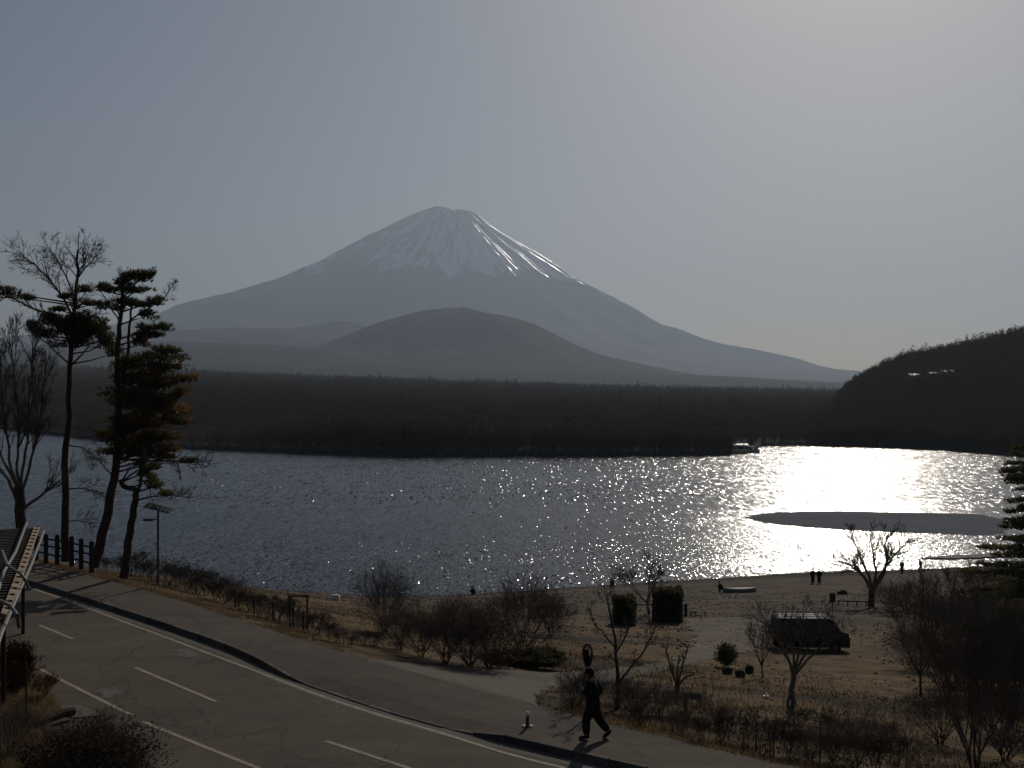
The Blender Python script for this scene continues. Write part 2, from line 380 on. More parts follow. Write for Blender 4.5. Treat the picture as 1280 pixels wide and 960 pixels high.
# thin grey ice sheet in the sunny bay
def blob_slab(name, pts_px, z, th, m, kind='structure', jitter=0.6, seed=1):
    r = random.Random(seed)
    P = [px(a, b, z=z) for a, b in pts_px]
    out = []
    for i in range(len(P)):
        a, b = P[i], P[(i + 1) % len(P)]
        for k in range(6):
            q = a.lerp(b, k / 6.0)
            out.append(Vector((q.x + r.uniform(-1, 1) * jitter, q.y + r.uniform(-1, 1) * jitter, 0)))
    bm = bmesh.new()
    vs = [bm.verts.new((p.x, p.y, z)) for p in out]
    f = bm.faces.new(vs)
    e = bmesh.ops.extrude_face_region(bm, geom=[f])
    for v in [q for q in e['geom'] if isinstance(q, bmesh.types.BMVert)]: v.co.z -= th
    bmesh.ops.recalc_face_normals(bm, faces=bm.faces)
    bmesh.ops.triangulate(bm, faces=bm.faces)
    me = bpy.data.meshes.new(name); bm.to_mesh(me); bm.free(); me.materials.append(m)
    o = bpy.data.objects.new(name, me); C.objects.link(o); o['kind'] = kind
    return o
blob_slab('ice_sheet', [(930, 647), (950, 641.5), (1010, 639), (1100, 640), (1180, 641.5), (1225, 643), (1250, 648), (1262, 657), (1255, 666), (1230, 669), (1180, 667), (1120, 665), (1060, 662), (1000, 658), (955, 653)], 0.05, 0.12, M['ice'], seed=3)
M['wet_sand'] = mat('wet_sand', (0.018, 0.017, 0.017), 0.8, 0.2, scale=0.5, col2=(0.035, 0.032, 0.03))
blob_slab('sand_bar', [(862, 724.6), (900, 722), (960, 717.5), (1010, 714.5), (1060, 712.5), (1068, 714), (1010, 716.5), (960, 719.5), (900, 724)], 0.14, 0.6, M['wet_sand'], seed=5, jitter=0.35)
blob_slab('spit', [(1150, 697.5), (1180, 694.5), (1240, 691.0), (1290, 689), (1400, 686), (1400, 693), (1290, 695), (1240, 695.5), (1190, 697.5)], 0.2, 0.7, M['wet_sand'], seed=6, jitter=0.4)

# ------------------------------------------------------------------ far shore, hills, mountain
def spl(xs_, ys_):
    xs_ = np.array(xs_, float); ys_ = np.array(ys_, float)
    return lambda x: np.interp(x, xs_, ys_)
far_row = spl([-700, 0, 120, 240, 500, 700, 880, 930, 946, 950, 1000, 1100, 1180, 1280, 1500, 2000], [528, 536, 550, 562, 570, 570.5, 569.3, 568.3, 565.5, 558, 557.5, 559.5, 563, 571, 585, 600])
top_row = spl([-700, 0, 240, 400, 640, 850, 1040, 2000], [450, 455, 464, 470, 478, 485, 488, 488])
mid_row = spl([-700, 0, 240, 600, 900, 1050, 2000], [440, 445, 449, 457, 470, 480, 484])
hill_row = spl([1015, 1040, 1060, 1090, 1130, 1180, 1230, 1280, 1400, 1600, 1900], [560, 518, 491, 472, 454, 446, 436, 424, 405, 380, 370])
def far_z(p, d):
    p = np.asarray(p, float); d = np.asarray(d, float)
    D0 = EYE * F / (far_row(p) - HOR)
    z3 = EYE + (HOR - top_row(p)) / F * 3000 - 13
    z55 = EYE + (HOR - mid_row(p)) / F * 5600
    z = np.where(d < 3000, 1.5 + (z3 - 1.5) * np.clip((d - D0) / (3000 - D0), 0, 1), z3 + (z55 - z3) * np.clip((d - 3300) / 2300, 0, 1) ** 1.3)
    z = np.where(d > 5600, z55 + (d - 5600) * 0.012, z)
    z = np.where(d < D0 + 3, 1.5 - (D0 + 3 - d) * 0.9, z)
    # wooded hill on the right
    hc = EYE + (HOR - hill_row(p)) / F * 820
    D1 = D0 + 4
    rise = np.clip((d - D1) / (820 - D1), 0, 1); fall = np.clip(1 - (d - 820) / 900, 0, 1)
    hz = np.where(d < 820, 1.5 + (hc - 1.5) * (0.85 * rise + 0.15 * rise ** 2), 1.5 + (hc - 1.5) * fall ** 0.7)
    hz = np.where(p < 1016, -5, hz)
    return np.where((d > D1), np.maximum(z, hz), z)
ps = np.concatenate([np.linspace(-700, 0, 40, endpoint=False), np.linspace(0, 1300, 330), np.linspace(1310, 2000, 40)])
q = np.concatenate([np.linspace(-0.05, 1, 60) ** 1.0 * 1.0, np.linspace(1.03, 2.2, 60)])
rows = []
for k in np.concatenate([np.linspace(-12, 60, 18), np.geomspace(70, 2600, 70), np.geomspace(2700, 24000, 60)]):
    D0 = EYE * F / (far_row(ps) - HOR)
    d = D0 + k
    rows.append(np.stack([(ps - 640) / F * d, d, far_z(ps, d) + fbm(np.stack([(ps - 640) / F * d, d], 1), 0.004, 4) * np.clip(k / 300, 0, 8)], 1))
V = np.concatenate(rows)
o = bpy.data.objects.new('far_shore', np_mesh('far_shore', V, grid_faces(len(rows), len(ps)), M['forest_floor'])); C.objects.link(o); o['kind'] = 'structure'

def cone(name, cx_px, dist, prof_l, prof_r, m, base=-200, naz=240, amp=0.0, k_az=20, squash=0.8, nr=60, seed=0.0):
    """mountain from its left and right profiles in photo pixels (offset, row)"""
    mpp = dist / F
    L = np.array(prof_l, float); Rr = np.array(prof_r, float)
    rmax = max(L[-1, 0], Rr[-1, 0])
    rr = np.concatenate([[0], np.linspace(0.02, 1, nr) ** 1.25]) * rmax
    az = np.linspace(0, 2 * math.pi, naz + 1)
    A, RR = np.meshgrid(az, rr)
    wR = 0.5 + 0.5 * np.cos(A)
    wR = wR * wR * (3 - 2 * wR)
    h = np.interp(RR, Rr[:, 0], Rr[:, 1]) * wR + np.interp(RR, L[:, 0], L[:, 1]) * (1 - wR)
    z = (HOR - h) * mpp + EYE
    x = np.cos(A) * RR * mpp; y = np.sin(A) * RR * mpp * squash
    P = np.stack([x.ravel(), y.ravel()], 1)
    if amp:
        Q = np.stack([np.cos(A).ravel() * k_az + RR.ravel() / rmax * 1.5, np.sin(A).ravel() * k_az], 1)
        gul = fbm(Q, 1.0, 4, seed)
        gul2 = 1 - np.abs(fbm(Q, 0.8, 3, seed + 5)) * 2
        f = np.interp(RR.ravel(), [0, rmax * .05, rmax * .25, rmax * .6, rmax], [0.15, 0.6, 1, .5, .1])
        z = z + ((gul * 0.9 + (gul2 - 0.6) * 0.5 + fbm(P, 0.0012, 5, seed)) * amp * f).reshape(z.shape)
    V = np.stack([x.ravel(), y.ravel(), z.ravel()], 1)
    me = np_mesh(name, V, grid_faces(len(rr), naz + 1), m)
    o = bpy.data.objects.new(name, me); C.objects.link(o)
    o.location = ((cx_px - 640) / F * dist, dist, 0); o['kind'] = 'structure'
    return o

def volcano_material():
    m = bpy.data.materials.new('volcano'); m.use_nodes = True
    t = m.node_tree; b = t.nodes['Principled BSDF']; b.inputs['Roughness'].default_value = 0.9; b.inputs['Specular IOR Level'].default_value = 0.05
    tc = t.nodes.new('ShaderNodeTexCoord'); sep = t.nodes.new('ShaderNodeSeparateXYZ'); t.links.new(tc.outputs['Object'], sep.inputs[0])
    def mt(op, a, bb, c=None):
        n = t.nodes.new('ShaderNodeMath'); n.operation = op
        for i, v in enumerate((a, bb, c)):
            if v is None: continue
            if isinstance(v, (int, float)): n.inputs[i].default_value = v
            else: t.links.new(v, n.inputs[i])
        return n.outputs[0]
    ang = mt('ARCTAN2', sep.outputs['Y'], sep.outputs['X'])
    xx = mt('MULTIPLY', sep.outputs['X'], sep.outputs['X']); yy = mt('MULTIPLY', sep.outputs['Y'], sep.outputs['Y'])
    rad = mt('SQRT', mt('ADD', xx, yy), 0)
    cb = t.nodes.new('ShaderNodeCombineXYZ')
    t.links.new(mt('MULTIPLY', ang, 13.0), cb.inputs[0]); t.links.new(mt('MULTIPLY', rad, 0.0019), cb.inputs[1])
    n = t.nodes.new('ShaderNodeTexNoise'); n.inputs['Scale'].default_value = 1.0; n.inputs['Detail'].default_value = 7; n.inputs['Roughness'].default_value = 0.65
    n.inputs['Distortion'].default_value = 0.8
    t.links.new(cb.outputs[0], n.inputs['Vector'])
    # snow likelihood rises with height to a belt, thins on the wind-swept top
    mr = t.nodes.new('ShaderNodeValToRGB'); e = mr.color_ramp.elements
    e[0].position = 0.52; e[0].color = (0, 0, 0, 1); e[1].position = 0.64; e[1].color = (0.55, 0.55, 0.55, 1)
    e2 = mr.color_ramp.elements.new(0.80); e2.color = (0.57, 0.57, 0.57, 1)
    e3 = mr.color_ramp.elements.new(1.0); e3.color = (0.50, 0.50, 0.50, 1)
    cb2 = t.nodes.new('ShaderNodeCombineXYZ'); t.links.new(mt('MULTIPLY', ang, 4.0), cb2.inputs[0]); t.links.new(mt('MULTIPLY', rad, 0.0004), cb2.inputs[1])
    n2 = t.nodes.new('ShaderNodeTexNoise'); n2.inputs['Scale'].default_value = 1.0; n2.inputs['Detail'].default_value = 4; t.links.new(cb2.outputs[0], n2.inputs['Vector'])
    t.links.new(mt('ADD', mt('MULTIPLY', sep.outputs['Z'], 1 / 2920.0), mt('MULTIPLY', mt('SUBTRACT', n2.outputs[0], 0.5), 0.32)), mr.inputs[0])
    # more snow to the right of the summit line
    xr = t.nodes.new('ShaderNodeMapRange'); xr.inputs[1].default_value = -1200; xr.inputs[2].default_value = 900; xr.inputs[3].default_value = -0.065; xr.inputs[4].default_value = 0.05
    t.links.new(sep.outputs['X'], xr.inputs[0])
    s = mt('ADD', mt('SUBTRACT', mt('ADD', mr.outputs[0], xr.outputs[0]), n.outputs[0]), 0)
    sm = t.nodes.new('ShaderNodeMapRange'); sm.inputs[1].default_value = 0.0; sm.inputs[2].default_value = 0.05; t.links.new(s, sm.inputs[0])
    mx = t.nodes.new('ShaderNodeMix'); mx.data_type = 'RGBA'
    mx.inputs[6].default_value = (0.030, 0.030, 0.030, 1); mx.inputs[7].default_value = (0.86, 0.87, 0.89, 1)
    t.links.new(sm.outputs[0], mx.inputs[0]); t.links.new(mx.outputs[2], b.inputs['Base Color'])
    rg_ = t.nodes.new('ShaderNodeMapRange'); rg_.inputs[3].default_value = 0.95; rg_.inputs[4].default_value = 0.33; t.links.new(sm.outputs[0], rg_.inputs[0]); t.links.new(rg_.outputs[0], b.inputs['Roughness']); sg_ = t.nodes.new('ShaderNodeMapRange'); sg_.inputs[3].default_value = 0.03; sg_.inputs[4].default_value = 0.5; t.links.new(sm.outputs[0], sg_.inputs[0]); t.links.new(sg_.outputs[0], b.inputs['Specular IOR Level'])
    return m
M['volcano'] = volcano_material()
PL = [(0, 266), (8, 264), (24, 260.5), (67, 276), (117, 302), (167, 328), (200, 344), (222, 355), (237, 360), (287, 371), (342, 390), (372, 403), (450, 417), (567, 432), (800, 455), (1200, 500)]
PR = [(0, 266), (12, 264.5), (25, 266), (43, 280), (73, 298), (103, 318), (148, 348), (193, 371), (243, 398), (293, 421), (333, 435), (433, 456), (503, 468), (600, 476), (800, 488), (1200, 505)]
def densify(P):
    P = np.array(P, float); x = np.linspace(0, P[-1, 0], 600)
    y = np.interp(x, P[:, 0], P[:, 1]); k = np.ones(5) / 5
    y2 = np.convolve(np.pad(y, 2, mode='edge'), k, 'valid'); return np.stack([x, y2], 1)
cone('volcano', 567, 17500, densify(PL), densify(PR), M['volcano'], naz=900, nr=230, amp=110, k_az=8, squash=0.62, seed=2.0)
cone('dome_hill', 571, 8000, densify([(0, 385), (51, 392), (101, 406), (151, 426), (185, 440), (230, 450), (300, 470), (400, 500)]), densify([(0, 385), (20, 386), (35, 390), (70, 396), (95, 404), (120, 416), (150, 432), (185, 446), (230, 456), (300, 470), (400, 500)]), M['hillside'], amp=22, k_az=7, squash=0.9, seed=4.0)
cone('foothill', 425, 11000, densify([(0, 401), (25, 406), (60, 411), (150, 411), (230, 416), (330, 428), (450, 450), (520, 500)]), densify([(0, 401), (20, 404), (45, 413), (100, 428), (180, 450), (260, 500)]), M['hillside'], amp=10, k_az=3, squash=0.6, seed=6.0)
cone('foothill', 250, 7200, densify([(0, 428), (60, 428), (160, 434), (300, 445), (500, 480)]), densify([(0, 428), (80, 431), (200, 440), (330, 456), (450, 480)]), M['hillside'], amp=10, k_az=3, squash=0.5, seed=8.0)
cone('foothill', 953, 16300, densify([(0, 440.5), (18, 443), (40, 450), (90, 470), (140, 500)]), densify([(0, 440.5), (20, 445), (50, 455), (110, 466), (200, 480), (260, 500)]), M['hillside'], amp=5, k_az=3, squash=0.7, seed=9.0)

# ------------------------------------------------------------------ far woods: one mass of small trees (geometry nodes)
def far_tree_mesh(k):
    r = random.Random(100 + k); mb = MB()
    conifer = k in (1, 4)
    hh = 9.5 if conifer else 8.5
    n = 90
    mb.tube([(0, 0, -1), (0, 0, hh * 0.7)], [0.25, 0.1], 3)
    for i in range(n):
        if conifer:
            z = r.uniform(0.12, 1) ; rad = (1 - z) * 2.3 + 0.25
            a = r.uniform(0, 6.28); q = rad * math.sqrt(r.random())
            p = Vector((math.cos(a) * q, math.sin(a) * q, z * hh)); s = 0.55
        else:
            v = Vector((r.gauss(0, 1), r.gauss(0, 1), r.gauss(0, 1))).normalized() * r.uniform(0.5, 1.0)
            p = Vector((v.x * 2.7, v.y * 2.7, hh * 0.62 + v.z * hh * 0.38)); s = 0.62
        d1 = Vector((r.uniform(-1, 1), r.uniform(-1, 1), r.uniform(-.6, .8))) * s
        d2 = Vector((r.uniform(-1, 1), r.uniform(-1, 1), r.uniform(-.6, .8))) * s
        mb.tri(p + d1, p - d1 + d2 * .4, p + d2)
    return mb.mesh('far_tree', M['far_crown'])
protos = []
for k in range(5):
    protos.append(bpy.data.objects.new('far_tree_shape', far_tree_mesh(k)))

def forest(name, pts, scl, var, seed):
    me = bpy.data.meshes.new(name); me.from_pydata([tuple(p) for p in pts], [], [])
    a = me.attributes.new('scl', 'FLOAT', 'POINT'); a.data.foreach_set('value', np.asarray(scl, np.float32))
    a = me.attributes.new('var', 'INT', 'POINT'); a.data.foreach_set('value', np.asarray(var, np.int32))
    o = bpy.data.objects.new(name, me); C.objects.link(o)
    ng = bpy.data.node_groups.new(name + '_nodes', 'GeometryNodeTree')
    ng.interface.new_socket('Geometry', in_out='INPUT', socket_type='NodeSocketGeometry')
    ng.interface.new_socket('Geometry', in_out='OUTPUT', socket_type='NodeSocketGeometry')
    N = ng.nodes; i = N.new('NodeGroupInput'); out = N.new('NodeGroupOutput')
    iop = N.new('GeometryNodeInstanceOnPoints'); iop.inputs['Pick Instance'].default_value = True
    jn = N.new('GeometryNodeJoinGeometry')
    for p in protos[::-1]:
        oi = N.new('GeometryNodeObjectInfo'); oi.inputs['Object'].default_value = p; oi.inputs['As Instance'].default_value = True
        ng.links.new(oi.outputs['Geometry'], jn.inputs[0])
    na = N.new('GeometryNodeInputNamedAttribute'); na.data_type = 'FLOAT'; na.inputs[0].default_value = 'scl'
    nv = N.new('GeometryNodeInputNamedAttribute'); nv.data_type = 'INT'; nv.inputs[0].default_value = 'var'
    rv = N.new('FunctionNodeRandomValue'); rv.data_type = 'FLOAT'; rv.inputs[3].default_value = 6.28
    cb = N.new('ShaderNodeCombineXYZ'); ng.links.new(rv.outputs[1], cb.inputs[2])
    ng.links.new(i.outputs[0], iop.inputs['Points']); ng.links.new(jn.outputs[0], iop.inputs['Instance'])
    ng.links.new(nv.outputs[0], iop.inputs['Instance Index']); ng.links.new(na.outputs[0], iop.inputs['Scale']); ng.links.new(cb.outputs[0], iop.inputs['Rotation'])
    ng.links.new(iop.outputs[0], out.inputs[0])
    md = o.modifiers.new('trees', 'NODES'); md.node_group = ng
    o['kind'] = 'stuff'
    return o
rg = np.random.RandomState(5)
def scatter(n, pmin, pmax, k0, k1, s0, s1, hill=False):
    k = np.sqrt(rg.uniform(k0 ** 2 if not hill else 0, 1, n) if False else rg.uniform(0, 1, n)) 
    k = k0 + (k1 - k0) * rg.uniform(0, 1, n)
    p = rg.uniform(pmin, pmax, n)
    D0 = EYE * F / (far_row(p) - HOR); d = D0 + k
    z = far_z(p, d); Q = np.stack([(p - 640) / F * d, d], 1)
    sc = rg.uniform(s0, s1, n) * (1 + 0.6 * fbm(Q, 0.014, 4, 2.0)) * np.where(rg.uniform(0, 1, n) < 0.05, 1.35, 1.0)
    if hill: sc = rg.uniform(s0, s1, n)
    return np.stack([(p - 640) / F * d, d, z - 0.3], 1), sc
parts_ = [scatter(1500, -100, 1400, 3, 14, 0.6, 1.05), scatter(9000, -100, 1400, 8, 380, 0.8, 1.25), scatter(16000, -100, 1400, 350, 1100, 0.95, 1.5), scatter(26000, -100, 1250, 1000, 2700, 1.2, 1.9)]
P = np.concatenate([a for a, b in parts_]); S_ = np.concatenate([b for a, b in parts_])
P2, S2 = scatter(15000, 1016, 1500, 6, 420, 0.6, 1.15, True)
_p = P[:, 0] / P[:, 1] * F + 640; _k = P[:, 1] - EYE * F / (far_row(_p) - HOR)
keep = ~((_p > 916) & (_p < 952) & (_k < 20)); P, S_ = P[keep], S_[keep]
forest('forest', P, S_, rg.randint(0, 5, len(P)), 1)['label'] = 'dark mixed forest covering the plain beyond the lake'
forest('hillside_woods', P2, S2, rg.choice([1, 4, 1, 4, 1, 0], len(P2)), 2)['label'] = 'dark conifer woods on the hill right of the lake'
# ------------------------------------------------------------------ road, kerb, pavement
KERB = [(-60, 700), (-20, 712), (40, 725), (75, 736), (130, 753), (187, 771), (250, 792), (300, 810), (345, 832), (370, 844), (420, 860), (470, 877), (540, 897), (601, 911), (672, 926), (736, 941), (766, 949), (850, 966), (1000, 992), (1200, 1025), (1500, 1070)]
def plane_poly(P, z, step=0.5):
    W = [px(a, b, z=z) for a, b in P]
    out = [W[0]]
    for a, b in zip(W[:-1], W[1:]):
        n = max(1, int((b - a).length / step))
        for k in range(1, n + 1): out.append(a.lerp(b, k / n))
    # soften the corners
    for _ in range(6):
        out = [out[0]] + [(out[i - 1] + out[i] * 2 + out[i + 1]) / 4 for i in range(1, len(out) - 1)] + [out[-1]]
    return out
kw = plane_poly(KERB, PAVE)
def kerb_low(p):
    """0 where the kerb stands full height, 1 where it is dropped for the side road"""
    x = 640 + p.x / p.y * F
    return min(1, max(0, (x - 325) / 60)) * min(1, max(0, (630 - x) / 50))
def kerb_top(p): return PAVE - 0.15 * kerb_low(p)
mb = MB()
mb.quad_grid([[(p.x, p.y + 0.02, ROAD) for p in kw], [(p.x - 2, p.y - 4, ROAD) for p in kw], [(p.x - 14, p.y - 14, ROAD) for p in kw], [(p.x - 30, p.y - 40, ROAD) for p in kw]])
mb.build('road', M['asphalt'])['kind'] = 'structure'
# concrete gutter between kerb and edge line
LINE = [(-60, 703), (0, 722), (30, 732), (67, 744), (127, 766), (210, 797), (250, 812), (320, 838), (395, 867), (470, 892), (560, 917), (635, 943), (700, 958), (800, 980), (1000, 1012)]
lw = plane_poly(LINE, ROAD + .004)
def strip(name, pts, z, wdt, m, off=0.0, kind='structure'):
    mb = MB(); a = []; b = []
    for i, p in enumerate(pts):
        t = (pts[min(i + 1, len(pts) - 1)] - pts[max(i - 1, 0)]); n = Vector((-t.y, t.x, 0)).normalized()
        a.append((p.x + n.x * (off + wdt / 2), p.y + n.y * (off + wdt / 2), z)); b.append((p.x + n.x * (off - wdt / 2), p.y + n.y * (off - wdt / 2), z))
    mb.quad_grid([a, b]); o = mb.build(name, m)
    if kind: o['kind'] = kind
    return o
strip('gutter', kw, ROAD + 0.004, 0.5, M['gutter'], off=-0.30)
strip('edge_line', lw, ROAD + 0.008, 0.13, M['paint'])
def seg(pts): return plane_poly(pts, ROAD)
strip('edge_line', seg([(-40, 795), (42, 831), (100, 861), (166, 893.5)]), ROAD + .008, 0.13, M['paint'])
strip('edge_line', seg([(179, 901), (250, 930), (325, 960), (420, 998)]), ROAD + .008, 0.13, M['paint'])
for a, b in [((50, 781), (92, 798.5)), ((170, 834), (271, 876.5)), ((408, 925.5), (560, 975)), ((-30, 742), (-5, 754))]:
    strip('lane_dash', seg([a, b]), ROAD + .008, 0.13, M['paint'])
def patch(name, pts, m, z):
    mb = MB(); mb.v = [tuple(px(a, b, z=z)) for a, b in pts]; mb.f = [tuple(range(len(pts)))]
    o = mb.build(name, m); o['kind'] = 'structure'; return o
patch('worn_arrow', [(213, 813), (222, 811), (236, 810), (245, 815), (246, 820), (232, 821), (218, 818), (228, 816), (224, 814)], M['faded_paint'], ROAD + .006)
patch('worn_arrow', [(118, 863), (130, 859), (148, 861), (159, 867), (146, 866), (138, 872), (128, 871), (130, 866)], M['faded_paint'], ROAD + .006)
M['repair'] = mat('asphalt_repair', (0.040, 0.038, 0.036), 0.9, 0.15, scale=1.0, col2=(0.050, 0.047, 0.044))
patch('manhole_cover', [(194, 893), (199, 890), (206, 891), (207, 895), (201, 898), (195, 897)], M['repair'], ROAD + .005)
# pavement: from the kerb to the verge, falling to the dropped kerb
mb = MB(); rows = [[], [], [], []]
for p in kw:
    t = kerb_top(p); vy = float(verge_y(p.x))
    # march from the kerb to the verge line along +x+y
    q = Vector((p.x, p.y, 0)); k = 0
    while q.y < float(verge_y(q.x)) + 0.05 and k < 200: q = q + Vector((0.05, 0.075, 0)); k += 1
    L = q - Vector((p.x, p.y, 0))
    for r_, f in enumerate((0.0, 0.25, 0.6, 1.0)):
        s = Vector((p.x, p.y, 0)) + L * f
        rows[r_].append((s.x, s.y, (t + 0.0) + (PAVE + 0.004 - t) * min(1, f * 2.5)))
mb.quad_grid(rows)
mb.build('pavement', M['pavement'])['kind'] = 'structure'
# kerb of separate stones
ks = bpy.data.objects.new('kerb', None); C.objects.link(ks); ks['kind'] = 'structure'
stone = MB(); stone.box((0, 0, 0), (0.972, 0.15, 0.30)); stone_me = stone.mesh('kerb_stone', M['kerb'])
bmm = bmesh.new(); bmm.from_mesh(stone_me); bmesh.ops.bevel(bmm, geom=bmm.edges[:], offset=0.012, segments=1, affect='EDGES'); bmm.to_mesh(stone_me); bmm.free()
acc = 0; prev = kw[0]; nst = 0
for i in range(1, len(kw)):
    seg_l = (kw[i] - kw[i - 1]).length; pos = 0
    while acc + (seg_l - pos) >= 1.0:
        pos += 1.0 - acc; acc = 0
        p = kw[i - 1].lerp(kw[i], pos / seg_l); t = kw[i] - kw[i - 1]
        o = bpy.data.objects.new('kerb_stone', stone_me); C.objects.link(o); o.parent = ks
        o.location = (p.x, p.y, kerb_top(p) - 0.15 + 0.012 + rnd.uniform(-.004, .004)); o.rotation_euler = (0, -math.atan2(kerb_top(p + t.normalized() * .5) - kerb_top(p - t.normalized() * .5), 1.0), math.atan2(t.y, t.x) + rnd.uniform(-.006, .006)); nst += 1
    acc += seg_l - pos

# side road down to the beach: two edges in plan, draped over the ground
def drape(name, E1, E2, m, off=0.04, n=90, mm=14, wob=0.12):
    def rs(E):
        E = [Vector((p.x, p.y, 0)) for p in E]
        L = [0]
        for a, b in zip(E[:-1], E[1:]): L.append(L[-1] + (b - a).length)
        return [Vector((np.interp(t * L[-1], L, [e.x for e in E]), np.interp(t * L[-1], L, [e.y for e in E]), 0)) for t in np.linspace(0, 1, n)]
    A, B = rs(E1), rs(E2); rows = []
    for j in range(mm):
        f = j / (mm - 1); row = []
        for i in range(n):
            q = A[i].lerp(B[i], f)
            if j in (0, mm - 1): q += Vector((math.sin(i * 1.7) * wob * .5, math.cos(i * 2.3) * wob, 0))
            e = 1.0 if 0 < j < mm - 1 else 0.15
            row.append((q.x, q.y, gz(q.x, q.y) + off * e))
        rows.append(row)
    mb = MB(); mb.quad_grid(rows); o = mb.build(name, m); o['kind'] = 'structure'
    me = o.data; me.polygons.foreach_set('use_smooth', [True] * len(me.polygons)); return o
G = on
M['drift'] = mat('sandy_track', (0.105, 0.088, 0.076), 0.97, 0.05, scale=0.7, col2=(0.155, 0.130, 0.112), bump=0.02, bscale=5)
drape('side_road', [G(455, 824), G(520, 829), G(600, 836), G(680, 839.5), G(720, 840), G(780, 834), G(840, 827), G(880, 812)],
      [px(505, 858, z=PAVE), px(570, 876, z=PAVE), px(640, 896, z=PAVE), px(672, 889, z=PAVE), G(668, 868), G(690, 859), G(760, 853), G(830, 838), G(905, 818)], M['dusty'], off=0.045)
drape('sandy_track', [G(838, 826), G(860, 815), G(868, 800), G(862, 785), G(850, 775)], [G(900, 822), G(945, 812), G(965, 795), G(955, 780), G(930, 770)], M['drift'], off=0.05, wob=0.5)

# near verge on the left with the driveway apron
def flat_poly(name, pts, m, z, th=0.0):
    mb = MB(); n = len(pts); P = [px(a, b, z=z) for a, b in pts]
    mb.v = [tuple(p) for p in P] + [(p.x, p.y, z - 0.2) for p in P]
    mb.f = [tuple(range(n))] + [(i, i + n, (i + 1) % n + n, (i + 1) % n) for i in range(n)]
    o = mb.build(name, m); o['kind'] = 'structure'
    bm = bmesh.new(); bm.from_mesh(o.data); bmesh.ops.recalc_face_normals(bm, faces=bm.faces); bmesh.ops.triangulate(bm, faces=bm.faces); bm.to_mesh(o.data); bm.free(); return o
M['verge'] = mat('verge_soil', (0.035, 0.026, 0.019), 0.98, 0.05, scale=1.2, col2=(0.105, 0.070, 0.042), bump=0.05, bscale=8)
flat_poly('verge', [(-120, 790), (0, 800), (30, 822), (50, 842), (64, 862), (77, 884), (60, 902), (90, 935), (130, 975), (160, 1030), (-160, 1030)], M['verge'], ROAD + 0.10)
flat_poly('driveway_apron', [(76, 881), (100, 880), (125, 890), (128, 893), (95, 896), (84, 893)], M['gutter'], ROAD + 0.03)
flat_poly('verge', [(-200, 722), (-60, 722), (-10, 735), (10, 760), (-20, 790), (-200, 800)], M['verge'], ROAD + 0.08)

# ------------------------------------------------------------------ plants
def rdir(r): return Vector((r.gauss(0, 1), r.gauss(0, 1), r.gauss(0, 1))).normalized()
def limb(mb, r, p, d, L, rad, lv, P, out=None):
    """one branch and everything that grows on it"""
    n = max(2, P.get('seg', 4) - lv)
    pts = [p]; q = p; dd = d.normalized(); sl_ = L / n
    for i in range(n):
        dd = (dd + rdir(r) * P['wob'] + Vector((0, 0, P['up']))).normalized()
        q = q + dd * sl_; pts.append(q)
    r1 = rad * P.get('taper', 0.45)
    rr = [rad + (r1 - rad) * i / n for i in range(n + 1)]
    mb.tube(pts, rr, 5 if rad > 0.05 else 3, cap=False)
    if lv >= P['lv'] : return
    k = P['kids'][min(lv, len(P['kids']) - 1)]
    for i in range(k):
        f = r.uniform(P.get('from', 0.25), 1.0) ** P.get('bias', 0.8)
        x = f * n; a = min(n - 1, int(x)); o = pts[a].lerp(pts[a + 1], x - a)
        t = (pts[a + 1] - pts[a]).normalized()
        side = t.cross(rdir(r)).normalized()
        ang = r.uniform(*P['ang'])
        limb(mb, r, o, t * math.cos(ang) + side * math.sin(ang), L * r.uniform(*P['len']) * (1.15 - 0.4 * f), max(P['rmin'], rr[a] * P['rr']), lv + 1, P)

def tree_meshes(h, seed, P, nstem=1, lean=0.1, trunk_r=None, trunk_f=0.35, spread=0.6):
    """trunk + crown of a bare tree, h metres tall, origin at the foot"""
    r = random.Random(seed); T = MB(); K = MB()
    tr = trunk_r or h * 0.022
    for s in range(nstem):
        a = 2 * math.pi * (s + r.random() * .7) / nstem
        d = Vector((math.cos(a), math.sin(a), 0)) * (lean if nstem == 1 else r.uniform(.3, 1) * spread) + Vector((0, 0, 1))
        d.normalize(); th = h * trunk_f * r.uniform(.85, 1.1)
        p0 = Vector((math.cos(a) * tr * (nstem > 1), math.sin(a) * tr * (nstem > 1), -0.15)); pts = [p0]; q = p0
        for i in range(4):
            d = (d + rdir(r) * .12).normalized(); q = q + d * th / 4; pts.append(q)
        T.tube(pts, [tr * 1.25, tr, tr * .85, tr * .75, tr * .65], 7)
        nf = P.get('forks', 4)
        for i in range(nf):
            b = 2 * math.pi * (i + r.random()) / nf
            dd = (d * 1.0 + Vector((math.cos(b), math.sin(b), 0)) * spread * r.uniform(.5, 1.2)).normalized()
            o = pts[-1] if i < 2 else pts[3].lerp(pts[4], r.random())
            limb(K, r, o, dd, h * (1 - trunk_f) * r.uniform(.75, 1.05), tr * .55, 0, P)
    return T, K
FINE = dict(lv=3, kids=[6, 7, 5], ang=(0.35, 0.9), len=(0.35, 0.6), rr=0.5, rmin=0.008, wob=0.16, up=0.07, forks=5)
VASE = dict(lv=3, kids=[6, 6, 4], ang=(0.25, 0.65), len=(0.35, 0.6), rr=0.55, rmin=0.007, wob=0.12, up=0.16, forks=6)
BUSHY = dict(lv=3, kids=[6, 5, 3], ang=(0.35, 1.0), len=(0.4, 0.65), rr=0.55, rmin=0.005, wob=0.2, up=0.06, forks=5)
SPARSE = dict(lv=2, kids=[5, 4], ang=(0.3, 0.7), len=(0.3, 0.55), rr=0.5, rmin=0.007, wob=0.12, up=0.10, forks=3)

